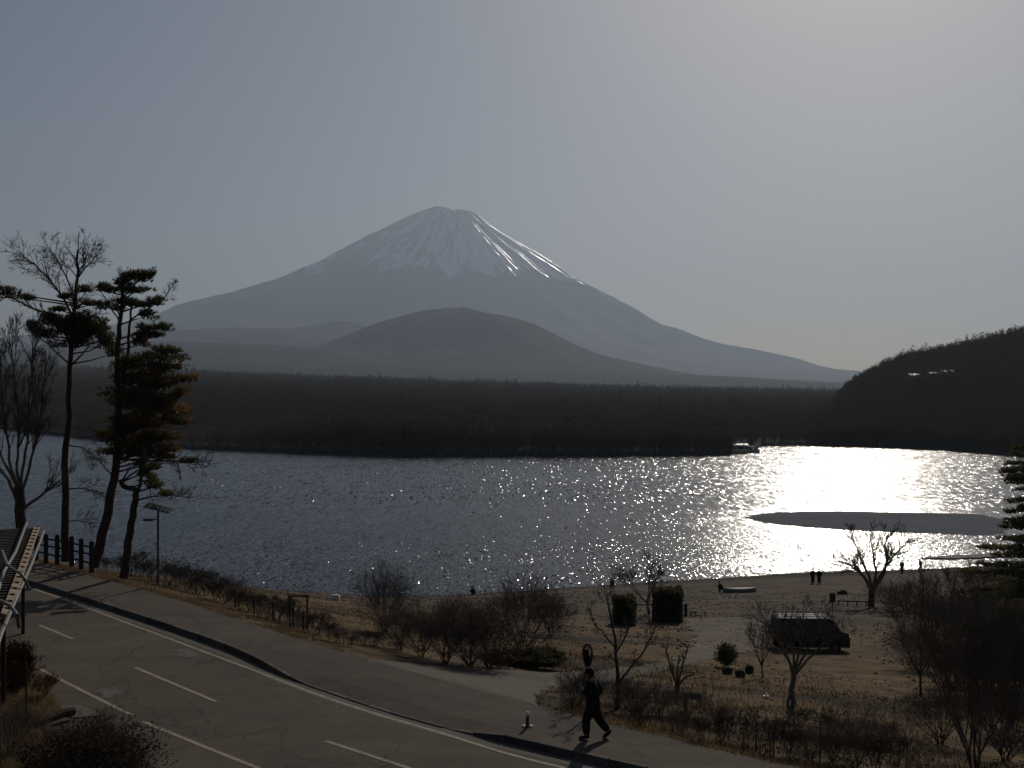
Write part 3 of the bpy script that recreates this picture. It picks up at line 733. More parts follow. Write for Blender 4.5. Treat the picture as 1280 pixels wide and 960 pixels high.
def plant(name, cat, label, pp, hpx, variant, bark='bark', group=None, rz=None, sx=1.0):
    """a planted tree or shrub: variant = (trunk mesh, crown mesh, height)"""
    p = on(*pp) if not isinstance(pp, Vector) else pp
    h = hpx * p.y / F
    s = h / variant[2]
    o = empty(name, p, label, cat, group, rnd.uniform(0, 6.28) if rz is None else rz, 1)
    o.scale = (s * sx, s * sx, s)
    for nm, me in (('trunk', variant[0]), ('crown', variant[1])):
        c = bpy.data.objects.new(nm, me); C.objects.link(c); c.parent = o
    return o
def variants(n, h, seed, P, tw='twig', bk='bark', **kw):
    out = []
    for i in range(n):
        T, K = tree_meshes(h, seed + i, P, **kw)
        top = max(v[2] for v in K.v)
        out.append((T.mesh('trunk', M[bk]), K.mesh('crown', M[tw]), top * .97))
    return out
V_TREE = variants(3, 5.0, 11, FINE, trunk_f=0.28, spread=0.8)
V_FAR = variants(2, 5.0, 15, dict(FINE, rmin=.02), trunk_f=0.28, spread=0.8)
V_VASE = variants(3, 3.2, 31, VASE, bk='greybark', trunk_f=0.32, spread=0.75, trunk_r=.07)
V_BUSH = variants(4, 2.4, 51, BUSHY, nstem=7, trunk_f=0.2, spread=0.75, trunk_r=.03)
V_WEED = variants(4, 1.0, 71, dict(BUSHY, rmin=0.005, forks=4, kids=[5, 3]), nstem=5, trunk_f=0.35, spread=0.35, trunk_r=.012)
V_RED = variants(2, 1.0, 91, dict(BUSHY, rmin=0.006, forks=4, kids=[5, 3]), tw='redtwig', nstem=6, trunk_f=0.25, spread=0.6, trunk_r=.014)
V_BIG = variants(2, 7.0, 111, dict(FINE, kids=[8, 7, 5], rmin=0.011), nstem=4, trunk_f=0.22, spread=0.65, trunk_r=.10)

# middle thicket between the side road and the beach
T_ = 'bare shrub'
for i, (x, y, h, lab) in enumerate([
    (481, 790, 92, 'slender bare shrub standing highest against the water at the left end of the thicket'),
    (500, 812, 66, 'low bare shrub leaning over the straw verge at the thicket\'s left end'),
    (527, 820, 62, 'rounded bare shrub second from the left in the roadside thicket'),
    (556, 829, 82, 'dense bare shrub left of the middle of the thicket by the side road'),
    (588, 832, 86, 'dense many-stemmed bare shrub in the middle of the roadside thicket'),
    (612, 836, 92, 'dark bare shrub with crossing stems right at the edge of the side road'),
    (655, 818, 108, 'widest bare shrub of the thicket, with a short forked trunk and tall crown'),
    (688, 796, 62, 'thin bare shrub at the right end of the thicket towards the beach'),
    (570, 792, 50, 'faint bare shrub behind the middle of the thicket on the beach side')]):
    plant('bare_shrub', T_, lab, (x, y), h, V_BUSH[i % 4], group='bare shrubs in the thicket above the beach', sx=[.62, 1, 1, .95, .9, .9, .95, .8, .9][i])
plant('red_shrub', 'red shrub', 'small dull red shrub at the foot of the thicket beside the side road', (625, 834), 24, V_RED[0], sx=1.7)
plant('dense_bush', 'bush', 'brown twiggy bush on the corner of the side road left of the walking person', (717, 885), 52, V_BUSH[1], sx=1.0)
plant('dense_bush', 'bush', 'second layer of brown twigs against the left side of the walking person', (735, 880), 46, V_BUSH[2], sx=.9)
for i, (x, y, h, s_, lab) in enumerate([
    (790, 892, 44, 1.2, 'low brown bush at the foot of the forked young tree'),
    (822, 894, 46, 1.2, 'low brown bush between the forked tree and the pollarded stump'),
    (858, 898, 42, 1.3, 'low brown bush below the pollarded stump'),
    (770, 880, 40, 1.1, 'small brown bush just right of the walking person'),
    (896, 908, 36, 1.3, 'low brown bush right of the pollarded stump on the verge')]):
    plant('low_bush', 'low bush', lab, (x, y), h, V_BUSH[(i + 1) % 4], sx=s_, group='low brown bushes along the pavement verge')

def explicit_tree(name, label, cat, base, limbs, P, bark='bark', tw='twig', depth=None, seed=1, yspread=0.25, cap_r=None):
    """tree whose main stems are given as photo-pixel paths relative to its foot; twigs are grown on them"""
    r = random.Random(seed); p = base if isinstance(base, Vector) else on(*base)
    bx, by = 640 + p.x / p.y * F, HOR + (EYE - p.z) / p.y * F
    mpp = p.y / F
    o = empty(name, p, label, cat); T = MB(); K = MB()
    for L in limbs:
        pts = []; yo = L.get('y0', 0.0); dy = 0.0 if L.get('trunk') and 'dy' not in L else L.get('dy', r.uniform(-yspread, yspread)) * 3.0 / len(L['p'])
        n = len(L['p'])
        for i, (a, b) in enumerate(L['p']):
            pts.append(Vector(((a - bx) * mpp, yo + dy * i * 1.0, (by - b) * mpp)))
        # refine with a little wobble
        fine = [pts[0]]
        for a, b in zip(pts[:-1], pts[1:]):
            for k in (1, 2, 3):
                q = a.lerp(b, k / 3.0)
                if k < 3: q += rdir(r) * (b - a).length * 0.035
                fine.append(q)
        r0, r1 = L['r'][0] * mpp, L['r'][1] * mpp; m_ = len(fine) - 1
        rr = [r0 + (r1 - r0) * (i / m_) for i in range(m_ + 1)]
        (T if L.get('trunk') else K).tube(fine, rr, 8 if L.get('trunk') else 5, cap=False)
        tl = L.get('tl', 0.8)
        for k in range(L.get('kids', 0)):
            f = r.uniform(L.get('from', .3), 1.0); x = f * m_; a = min(m_ - 1, int(x)); q = fine[a].lerp(fine[a + 1], x - a)
            t = (fine[a + 1] - fine[a]).normalized(); side = t.cross(rdir(r)).normalized(); ang = r.uniform(*P['ang'])
            limb(K, r, q, t * math.cos(ang) + side * math.sin(ang), tl * r.uniform(.5, 1.1), max(P['rmin'], rr[a] * .5), 1, P)
    T.build('trunk', M[bark], o, smooth=True); K.build('crown', M[tw], o)
    return o, mpp, (bx, by)
EXP = dict(lv=3, kids=[5, 6, 5], ang=(0.3, 0.8), len=(0.4, 0.65), rr=0.5, rmin=0.006, wob=0.14, up=0.08)
explicit_tree('forked_tree', 'young bare tree with a low fork, right of the walking person', 'bare tree', (770, 886),
    [dict(p=[(770, 888), (772, 868), (772, 850), (771, 830), (769, 800), (763, 770), (758, 745)], r=(3.0, 1.0), trunk=True, kids=9, tl=.5, **{'from': .5}),
     dict(p=[(772, 856), (784, 838), (800, 818), (812, 795), (819, 775)], r=(1.9, .7), kids=8, tl=.5, dy=-.12),
     dict(p=[(770, 812), (757, 795), (742, 778), (738, 762)], r=(1.5, .6), kids=6, tl=.45, dy=.1),
     dict(p=[(770, 815), (780, 800), (790, 780), (794, 768)], r=(1.5, .6), kids=6, tl=.45, dy=.12)], EXP, seed=3)
explicit_tree('pollarded_tree', 'cut-back leafless tree with five stubby upright branches', 'bare tree', (845, 868),
    [dict(p=[(845, 872), (846, 860), (847, 850)], r=(3.4, 2.8), trunk=True),
     dict(p=[(846, 856), (838, 835), (832, 815), (835, 803)], r=(1.8, .7), kids=3, tl=.35),
     dict(p=[(846, 854), (845, 835), (846, 815)], r=(1.6, .8), kids=2, tl=.3),
     dict(p=[(847, 852), (853, 832), (858, 815), (861, 804)], r=(1.6, .6), kids=3, tl=.35),
     dict(p=[(847, 856), (856, 843), (865, 838)], r=(1.8, .9), kids=1, tl=.25),
     dict(p=[(846, 856), (841, 838), (840, 822)], r=(1.2, .5), kids=2, tl=.3)], EXP, seed=5)
explicit_tree('vase_tree', 'pale-barked leafless tree with twisted foot and fanned branches, in front of the dark van', 'bare tree', (990, 889),
    [dict(p=[(988, 891), (991, 876), (988, 862), (992, 846), (993, 832)], r=(3.2, 3.0), trunk=True),
     dict(p=[(986, 889), (984, 878), (989, 866), (991, 850)], r=(2.0, 2.0), trunk=True, dy=.03),
     dict(p=[(992, 845), (984, 822), (975, 805), (962, 788), (952, 775)], r=(2.3, .7), kids=14, tl=.8),
     dict(p=[(992, 838), (991, 815), (985, 795), (980, 772)], r=(2.1, .7), kids=13, tl=.75),
     dict(p=[(993, 838), (998, 815), (1004, 790), (1004, 768)], r=(2.1, .7), kids=13, tl=.75),
     dict(p=[(994, 836), (1005, 818), (1018, 795), (1024, 775)], r=(2.1, .7), kids=13, tl=.75),
     dict(p=[(994, 842), (1008, 822), (1028, 802), (1042, 788)], r=(1.9, .7), kids=12, tl=.7, dy=-.15),
     dict(p=[(991, 835), (978, 815), (962, 806), (950, 800)], r=(1.4, .6), kids=9, tl=.6, dy=.15)], EXP, bark='greybark', tw='greybark', seed=8)
plant('slim_tree', 'bare tree', 'slim leafless tree with a fan crown on a thin stem, beside the boulders', (953, 847), 74, V_VASE[0], sx=.8)
explicit_tree('shore_tree', 'spreading leafless tree standing dark against the bright glare at the water\'s edge', 'bare tree', (1088, 757),
    [dict(p=[(1088, 759), (1089, 748), (1089, 738), (1090, 732)], r=(4.2, 3.4), trunk=True),
     dict(p=[(1089, 738), (1080, 722), (1070, 712), (1058, 704), (1046, 700)], r=(2.4, .7), kids=16, tl=1.6),
     dict(p=[(1090, 736), (1086, 718), (1076, 698), (1072, 684), (1066, 672)], r=(2.2, .6), kids=15, tl=1.6),
     dict(p=[(1090, 736), (1096, 715), (1093, 695), (1090, 672)], r=(2.2, .6), kids=14, tl=1.5),
     dict(p=[(1091, 738), (1104, 718), (1110, 700), (1106, 682), (1112, 668)], r=(2.6, .6), kids=16, tl=1.6),
     dict(p=[(1092, 734), (1108, 708), (1122, 692), (1134, 682)], r=(2.2, .6), kids=14, tl=1.5, dy=.3)], dict(EXP, rmin=0.019, kids=[6, 6, 5]), seed=12)
plant('beach_tree', 'bare tree', 'leafless round-crowned tree between the two dark thatched hedges', (811, 768), 78, V_FAR[1], sx=1.15)

# dark stretch on the right
for i, (x, y, h, s_, v, lab) in enumerate([
    (1150, 868, 125, .8, V_TREE[0], 'bare tree with an upright fork left of the big dark thicket'),
    (1218, 972, 265, .62, V_BIG[0], 'largest bare tree at the bottom right, dense dark crown on several trunks'),
    (1262, 905, 190, .6, V_BIG[1], 'bare tree at the right edge behind the largest one'),
    (1180, 820, 100, 1.0, V_TREE[2], 'bare tree in the middle of the dark growth at the right'),
    (1240, 815, 110, 1.0, V_TREE[1], 'bare tree in the upper right growth below the conifer branches'),
    (1205, 775, 80, 1.0, V_TREE[0], 'small bare tree near the spit at the right'),
    (1160, 770, 62, 1.0, V_TREE[2], 'small bare tree just right of the spreading shore tree')]):
    plant('bare_tree', 'bare tree', lab, (x, y), h, v, group='bare trees massed at the right', sx=s_)
for i, (x, y, h, s_, lab) in enumerate([
    (1132, 762, 42, 1.5, 'dark mound of brush behind the right side of the spreading shore tree'),
    (1115, 768, 30, 1.5, 'low brush at the foot of the spreading shore tree, right side'),
    (1165, 790, 55, 1.2, 'twiggy brush below the small bare tree near the shore'),
    (1195, 800, 60, 1.2, 'tangled brush left of centre in the dark growth'),
    (1225, 790, 60, 1.2, 'tangled brush under the conifer branches'),
    (1262, 800, 66, 1.2, 'tangled brush at the right edge, under the conifer branches'),
    (1140, 835, 60, 1.0, 'sprawling brush left of the big dark thicket'),
    (1185, 868, 80, 1.0, 'sprawling brush between the upright forked tree and the largest tree'),
    (1225, 880, 85, 1.0, 'dense brush behind the largest bare tree'),
    (1262, 860, 80, 1.0, 'dense brush at the right edge halfway up the slope'),
    (1255, 950, 110, 1.0, 'dense brush in the bottom right corner'),
    (1175, 930, 80, 1.0, 'dense brush left of the largest tree\'s trunks'),
    (1268, 735, 40, 1.2, 'low brush at the shore near the spit'),
    (1225, 740, 36, 1.2, 'low scrub left of the shore brush near the spit')]):
    plant('brush', 'brush', lab, (x, y), h, V_BUSH[i % 4], group='brush in the dark growth at the right', sx=s_)
# verge weeds, bottom right
ORDS = ['first', 'second', 'third', 'fourth', 'fifth', 'sixth', 'seventh', 'eighth', 'ninth', 'tenth', 'eleventh', 'twelfth', 'thirteenth', 'fourteenth', 'fifteenth', 'sixteenth', 'seventeenth', 'eighteenth', 'nineteenth', 'twentieth', 'twenty-first', 'twenty-second', 'twenty-third']
gx = [(905, 925, 40), (930, 930, 44), (960, 940, 46), (985, 945, 52), (1012, 950, 50), (1040, 952, 54), (1068, 960, 58), (1095, 962, 56), (1125, 968, 60), (1000, 915, 34), (1035, 918, 36), (1070, 925, 38), (1105, 930, 38), (850, 915, 34), (875, 925, 36), (800, 905, 30)]
for i, (x, y, h) in enumerate(gx):
    plant('weed_clump', 'weed clump', '%s dry weed clump from the left, %s row on lower right verge' % (ORDS[i if i < 9 else i - 9], 'front' if i < 9 else 'back'), (x, y), h, (V_WEED + V_BUSH)[i % 7], group='dry weed clumps on the lower right verge', sx=1.2)
# bank weeds on the left, against the water
for i, (x, y, h) in enumerate([(178, 722, 30), (190, 727, 38), (210, 732, 40), (222, 734, 44), (236, 738, 42), (246, 742, 34), (258, 744, 46), (270, 749, 40), (282, 753, 44), (291, 758, 34), (300, 762, 36), (312, 764, 34), (324, 770, 38), (336, 772, 36), (348, 776, 38), (358, 779, 34), (373, 784, 34), (388, 790, 36), (398, 792, 38), (412, 800, 36), (425, 804, 24), (440, 808, 20), (455, 806, 26), (470, 806, 26), (132, 714, 26), (150, 716, 24), (165, 720, 40)]):
    plant('bank_weed', 'dry weed', ('dry leafless weed on the bank, %s to the right of the solar lamp' % ORDS[i - 2]) if 1 < i < 24 else 'dry leafless weed at the foot of the pines, %s' % {0: 'beside the low crooked pine', 1: 'just left of the solar lamp', 24: 'left of the leaning pine', 25: 'between the leaning and the low pine', 26: 'touching the low crooked pine'}[i], (x, y), h * .8, V_WEED[i % 4], group='dry weeds along the top of the bank', sx=1.1 + .4 * (i % 3))

# dry grass: one mass of blades along verges and slope
def grass(name, n, fn, hmin, hmax, m, seed, label):
    r = np.random.RandomState(seed); Q = fn(r, n); n = len(Q)
    h = r.uniform(hmin, hmax, n); a = r.uniform(0, 6.28, n); w_ = r.uniform(.006, .013, n)
    D = np.stack([np.cos(a) * w_, np.sin(a) * w_, 0 * a], 1); L = np.stack([r.normal(0, .3, n) * h, r.normal(0, .3, n) * h, h], 1)
    V = np.stack([Q - D, Q + D, Q + L], 1).reshape(-1, 3)
    o = bpy.data.objects.new(name, np_mesh(name, V, np.arange(n * 3).reshape(n, 3), m, False)); C.objects.link(o); o['kind'] = 'stuff'; o['label'] = label; return o
GX = np.linspace(-60, 40, 800); GV = np.array([float(verge_y(a)) for a in GX])
def verge_fn(x0, x1, s0, s1):
    def fn(r, n):
        x = r.uniform(x0, x1, n); s = s0 + (s1 - s0) * r.uniform(0, 1, n) ** 1.5
        y = np.interp(x, GX, GV) + s
        ok = fbm(np.stack([x, y], 1), 0.6, 3, 4) > r.uniform(-.5, .25, n)
        u = 640 + x / y * F
        ok &= ~((430 < u) & (u < 700) & (y < np.interp(u, [455, 520, 600, 700], [38.5, 40.5, 41, 40])))
        x, y = x[ok], y[ok]
        return np.stack([x, y, ground(x, y) - .01], 1)
    return fn
grass('straw_grass', 22000, verge_fn(-26, 12, 0.05, 2.2), .05, .20, M['straw'], 1, 'straw coloured dry grass along the edge of the pavement')
grass('dead_grass', 30000, verge_fn(-24, 26, 0.8, 26), .08, .34, M['straw'], 2, 'thin dead grass over the slope above the beach')
M['ddry'] = mat('dark_litter', (0.035, 0.026, 0.018), 0.95, 0.05, scale=1.2, col2=(0.10, 0.066, 0.042))
grass('dark_grass', 26000, verge_fn(0, 26, 1.0, 22), .08, .30, M['ddry'], 3, 'dark dead stalks and litter over the slope at the right')
def mat_fn(r, n):
    u = r.uniform(-40, 100, n); v = r.uniform(800, 1000, n)
    ok = u < np.interp(v, [800, 822, 842, 862, 884, 902, 935, 1000], [0, 30, 50, 64, 77, 60, 90, 150]); u, v = u[ok], v[ok]
    d = (ROAD + .1 - EYE) / ((HOR - v) / F)
    return np.stack([(u - 640) / F * d, d, 0 * d + ROAD + .09], 1)
grass('verge_grass', 12000, mat_fn, .05, .25, M['straw'], 4, 'dry grass on the verge at the lower left')
# fallen leaves and pebbles: flat chips strewn over slope, verge and beach
def chips(name, n, x0, x1, s0, s1, size, m, seed, label):
    r = np.random.RandomState(seed); x = r.uniform(x0, x1, n); y = np.interp(x, GX, GV) + r.uniform(s0, s1, n)
    ok = fbm(np.stack([x, y], 1), 0.25, 4, seed) > r.uniform(-.35, .2, n); x, y = x[ok], y[ok]; n = len(x)
    s = r.uniform(.4, 1, n) * size; z = ground(x, y)
    c = np.stack([x, y, z + s * .35], 1); a = r.uniform(0, 6.28, n)
    e1 = np.stack([np.cos(a), np.sin(a), r.uniform(-.3, .3, n)], 1) * s[:, None]; e2 = np.stack([-np.sin(a), np.cos(a), r.uniform(-.3, .3, n)], 1) * (s * r.uniform(.5, 1, n))[:, None]
    up = np.stack([0 * a, 0 * a, s * .6], 1)
    V = np.stack([c - e1, c - e2, c + e1, c + e2, c + up], 1).reshape(-1, 3)
    b = np.arange(n)[:, None] * 5; Fc = np.concatenate([b + [0, 1, 4], b + [1, 2, 4], b + [2, 3, 4], b + [3, 0, 4]])
    o = bpy.data.objects.new(name, np_mesh(name, V, Fc, m, False)); C.objects.link(o); o['kind'] = 'stuff'; o['label'] = label
chips('fallen_leaves', 16000, -24, 26, 0.1, 30, .06, M['ddry'], 7, 'dark fallen leaves strewn over the slope')
chips('beach_pebbles', 14000, -20, 40, 30, 112, .11, M['rock'], 8, 'dark pebbles and drift strewn over the beach')

# leafy masses
def leaves(mb, r, c, rad, n, s, flat=1.0, box=False):
    for _ in range(n):
        if box: v = Vector((r.uniform(-1, 1), r.uniform(-1, 1), r.uniform(-1, 1))); k = max(abs(v.x), abs(v.y), abs(v.z)); v = v / k * r.uniform(.25, 1.0) ** .5 * (1 + .16 * noise.noise(v / k * 2.5))
        else:
            v = rdir(r); v *= (r.random() ** .33) * (1 + .5 * noise.noise(v * 2.2 + Vector((n * .01, 0, 0))) + .16 * noise.noise(v * 6))
        p = Vector(c) + Vector((v.x * rad[0], v.y * rad[1], v.z * rad[2]))
        a, b = rdir(r) * s, rdir(r) * s
        mb.tri(p - a, p + a * .3 + b, p + a)
def leafy(name, label, cat, pp, wpx, hpx, n, group=None, m='evergreen', box=False, dpx=None, s=.09):
    p = on(*pp); k = p.y / F; r = random.Random(int(pp[0] * 7 + pp[1]))
    o = empty(name, p, label, cat, group); L = MB(); S = MB()
    W, H = wpx * k / 2, hpx * k; D = (dpx or wpx) * k / 2
    leaves(L, r, (0, 0, H * .52), (W, D, H * .5), n, s, box=box)
    for i in range(9):
        a = r.uniform(0, 6.28); q = Vector((math.cos(a) * W * .5, math.sin(a) * D * .5, H * r.uniform(.5, .85)))
        S.tube([(q.x * .2, q.y * .2, -.1), q * .5, q], [.035, .025, .012], 4)
    T = MB()
    for i in range(int(40 + n / 40)):
        v = rdir(r); v.z = abs(v.z) * (1 if not box else .8) + .1; v.normalize()
        q = Vector((v.x * W * .75, v.y * D * .75, H * .5 + v.z * H * .38)); d = (Vector((v.x, v.y, v.z + .6)) + rdir(r) * .4).normalized() * r.uniform(.12, .34) * H * .55
        T.tube([q, q + d * .6 + rdir(r) * .03, q + d], [.010, .007, .004], 3, cap=False)
    T.build('twigs', M['twig'], o)['kind'] = 'stuff'
    S.build('stem', M['bark'], o); L.build('foliage', M[m], o); return o
leafy('thatched_hedge', 'smaller dark clipped hedge block left of the round-crowned beach tree', 'hedge', (780, 781), 26, 35, 5200, m='evergreen', box=True, s=.13)
leafy('thatched_hedge', 'larger dark square-cut hedge block right of the round-crowned beach tree', 'hedge', (834, 777), 34, 41, 8200, m='evergreen', box=True, s=.13)
for i, (x, lab) in enumerate([(328, 'leftmost of three dark round clipped shrubs by the water'), (345, 'middle of three dark round clipped shrubs by the water'), (363, 'rightmost of three dark round clipped shrubs, above the pale board')]):
    leafy('round_shrub', lab, 'clipped shrub', (x, 757 + i * 2), 11, 14, 900, group='round clipped shrubs on the bank', s=.07)
leafy('dark_mound', 'low dark evergreen mound beside the thicket at the start of the side road', 'bush', (660, 834), 100, 24, 5200, m='evergreen', dpx=60, s=.08)
leafy('dark_bush', 'small dark bush above the square boulders', 'bush', (908, 833), 27, 30, 1300, s=.07)
leafy('verge_bush', 'big dark bush at the bottom left below the fallen log', 'bush', (112, 1015), 165, 108, 9000, m='ddry', s=.045)
leafy('verge_bush', 'dark reddish bush at the left edge beside the near edge line', 'bush', (22, 868), 38, 66, 3500, m='ddry', s=.05)
for i, (x, y, h, s_) in enumerate([(60, 985, 85, .9), (112, 1000, 118, 1.0), (160, 1005, 80, .9), (22, 868, 74, .7), (58, 868, 30, 1), (15, 940, 70, .9)]):
    p = px(x, y, z=ROAD + .1)
    plant('verge_shrub', 'bare shrub', ['twiggy shrub on the left flank of the big dark bush', 'twigs of the shrub rising out of the big dark bush', 'twiggy shrub on the right flank of the big dark bush, next to the road', 'red-brown shrub growing beside the near edge line', 'low reddish shrub at the kink of the near edge line', 'brown shrub at the left edge below the pergola'][i], p, h, (V_BUSH[i % 4] if i not in (3, 4) else V_RED[i % 2]), group='shrubs on the near verge', sx=s_)

# ------------------------------------------------------------------ pines at the left
def needles(mb, r, c, rad, n, s=.17):
    """tufts of thin needles spread through a flat pad"""
    for _ in range(n):
        v = rdir(r) * (r.random() ** .4)
        p = Vector(c) + Vector((v.x * rad[0], v.y * rad[1], v.z * rad[2]))
        ax = (Vector((v.x, v.y, .9)) + rdir(r) * .4).normalized()
        for k in range(6):
            d = (ax + rdir(r) * .75).normalized() * s * r.uniform(.7, 1.1); sd_ = d.cross(rdir(r)).normalized() * .022
            b = len(mb.v); mb.v += [tuple(p - sd_), tuple(p + sd_), tuple(p + d)]; mb.f.append((b, b + 1, b + 2))
def pine(name, label, base, limbs, pads, P, seed, rusty_rimlit=(), dens=1.0, grow=1.0):
    o, k, (bx, by) = explicit_tree(name, label, 'pine tree', base, limbs, P, bark='pinebark', tw='twig', seed=seed)
    r = random.Random(seed * 3); Nn = MB(); Rn = MB(); Bn = MB()
    for j, (cx_, cy_, rx, ry) in enumerate(pads):
        cx3 = (cx_ - bx) * k; cz = (by - cy_) * k; W, H = rx * k * grow, ry * k
        D = max(W * .9, .8); W *= 1.02; H *= 1.5
        n = int(dens * (W * D * 95 + 60))
        m_ = 3 if W > 1.4 else 2
        m_ += 1
        for q in range(m_ * 2):   # pads break up into overlapping lobes
            a = r.uniform(-1, 1); yy = r.uniform(-.7, .7)
            cc = (cx3 + a * W * .55, yy * D * .6, cz + r.uniform(-.5, .5) * H)
            needles(Rn if (j in rusty_rimlit and q % 2) else Nn, r, cc, (W * .5, D * .55, H * .55), int(n / m_ / 2), .24)
        tx = sorted(limbs[0]['p'], key=lambda t: t[1]); yy_ = max(tx[0][1] + 3, cy_ + ry * 1.2 + abs(cx_ - bx) * .1); ty = (np.interp(yy_, [t[1] for t in tx], [t[0] for t in tx]), yy_)
        Bn.tube([((ty[0] - bx) * k, 0, (by - ty[1]) * k), ((ty[0] * .5 + cx_ * .5 - bx) * k, r.uniform(-.2, .2), cz - H * .9), (cx3, r.uniform(-.3, .3), cz - H * .3)], [.05, .035, .015], 5)
    Nn.build('needles', M['needle'], o)
    if Rn.v: Rn.build('rusty_rimlit_needles', M['brownneedle'], o)
    Bn.build('limbs', M['pinebark'], o)
    return o
PP = dict(lv=3, kids=[5, 5, 4], ang=(0.4, 1.0), len=(0.4, 0.7), rr=0.5, rmin=0.009, wob=0.14, up=0.05)
bA = px(82, 700, z=PAVE); bB = px(122, 706, z=PAVE + .1); bC = px(158, 721, z=PAVE)
bA = Vector((bA.x, bA.y, PAVE - .1)); bB = Vector((bB.x, bB.y, PAVE - .2))
pine('larch_pine', 'tall straight pine with a thin bare top, leftmost of the three big pines', bA,
    [dict(p=[(82, 702), (82, 660), (82, 600), (85, 540), (87, 480), (89, 430), (93, 385), (96, 350), (97, 312)], r=(5.2, 1.2), trunk=True, kids=20, tl=1.1, **{'from': .72}),
     dict(p=[(92, 400), (80, 372), (66, 352), (48, 332), (30, 318)], r=(1.8, .6), kids=26, tl=1.2),
     dict(p=[(94, 375), (84, 350), (74, 330), (62, 312)], r=(1.3, .5), kids=16, tl=1.0),
     dict(p=[(96, 340), (104, 332), (109, 320), (112, 308)], r=(1.0, .4), kids=14, tl=.8),
     dict(p=[(95, 350), (108, 335), (122, 322)], r=(1.1, .4), kids=12, tl=.9),
     dict(p=[(90, 405), (70, 395), (40, 385), (15, 372), (2, 372)], r=(2.0, .7), kids=18, tl=1.0),
     dict(p=[(89, 415), (110, 398), (125, 392)], r=(1.2, .6), kids=8, tl=.7),
     dict(p=[(87, 455), (70, 440), (55, 425)], r=(1.5, .7), kids=5, tl=.6),
     dict(p=[(87, 458), (100, 445), (112, 430)], r=(1.5, .7), kids=5, tl=.6),
     dict(p=[(84, 556), (105, 560), (120, 580)], r=(.9, .4), kids=8, tl=.9),
     dict(p=[(83, 612), (105, 610), (135, 618)], r=(1.0, .4), kids=10, tl=.9),
     dict(p=[(83, 650), (100, 652), (128, 656)], r=(.7, .3), kids=10, tl=.7)],
    [(8, 366, 14, 5), (70, 400, 22, 7), (100, 402, 26, 8), (92, 412, 34, 8), (50, 413, 16, 6), (45, 408, 10, 4), (120, 412, 22, 8), (88, 428, 22, 6), (130, 428, 16, 8), (30, 372, 12, 4), (75, 408, 30, 8), (105, 412, 30, 9), (60, 398, 16, 6), (125, 420, 20, 9), (100, 425, 26, 9), (55, 418, 14, 5), (140, 440, 14, 8), (115, 398, 22, 6), (84, 372, 9, 2.5), (104, 362, 8, 2.5), (112, 380, 9, 3), (72, 386, 10, 3)], PP, 21, dens=1.3, grow=1.08)
pine('twin_pine', 'leaning pine whose trunk divides into two tops with flat dark layers of needles', bB,
    [dict(p=[(118, 708), (126, 680), (136, 640), (143, 600), (146, 570), (148, 520), (146, 470), (147, 430), (150, 400), (153, 370), (155, 345)], r=(6.6, 1.6), trunk=True, kids=8, tl=.7, **{'from': .7}),
     dict(p=[(146, 520), (155, 480), (160, 440), (161, 415), (163, 390), (167, 375)], r=(2.6, 1.0), trunk=True),
     dict(p=[(153, 372), (170, 352), (190, 340)], r=(1.3, .6), kids=8, tl=.7),
     dict(p=[(163, 400), (185, 385), (205, 370), (213, 356)], r=(1.2, .4), kids=10, tl=.6),
     dict(p=[(150, 405), (135, 380), (120, 360)], r=(1.2, .5), kids=8, tl=.7),
     dict(p=[(148, 575), (180, 575), (215, 576), (240, 578), (266, 575)], r=(1.8, .5), kids=22, tl=.7),
     dict(p=[(146, 600), (130, 585), (118, 574), (104, 573)], r=(1.4, .5), kids=10, tl=.6)],
    [(182, 341, 16, 5), (172, 347, 18, 6), (155, 352, 12, 7), (168, 364, 24, 4), (136, 362, 13, 4), (130, 358, 8, 3), (135, 382, 18, 4), (178, 380, 22, 4), (160, 378, 12, 4), (195, 378, 8, 4),
     (184, 394, 10, 5), (204, 411, 17, 4), (195, 420, 24, 4), (180, 412, 10, 5), (175, 428, 12, 5),
     (215, 438, 22, 4), (200, 448, 34, 6), (185, 458, 30, 7), (215, 462, 22, 5), (232, 474, 17, 4), (205, 478, 32, 7), (165, 475, 20, 9), (150, 462, 14, 8),
     (190, 496, 34, 7), (222, 492, 16, 4), (170, 508, 26, 8), (205, 512, 30, 6), (216, 526, 22, 5), (185, 530, 34, 7), (150, 525, 22, 9),
     (170, 548, 30, 7), (205, 546, 26, 5), (130, 542, 16, 6), (190, 562, 30, 6), (155, 560, 24, 6), (215, 560, 16, 4), (205, 572, 20, 4), (235, 577, 10, 2), (160, 490, 30, 9), (150, 500, 20, 9), (170, 525, 30, 10), (145, 545, 22, 9), (180, 470, 30, 8), (195, 485, 30, 7), (200, 505, 30, 7), (190, 545, 28, 7), (165, 455, 16, 6), (160, 535, 28, 10), (140, 565, 16, 5), (170, 570, 26, 5)], PP, 22, rusty_rimlit=(13, 14, 17, 18, 19, 20, 22, 24, 25, 26, 27, 28, 30, 31, 32, 34, 35, 36), dens=1.25, grow=1.14)
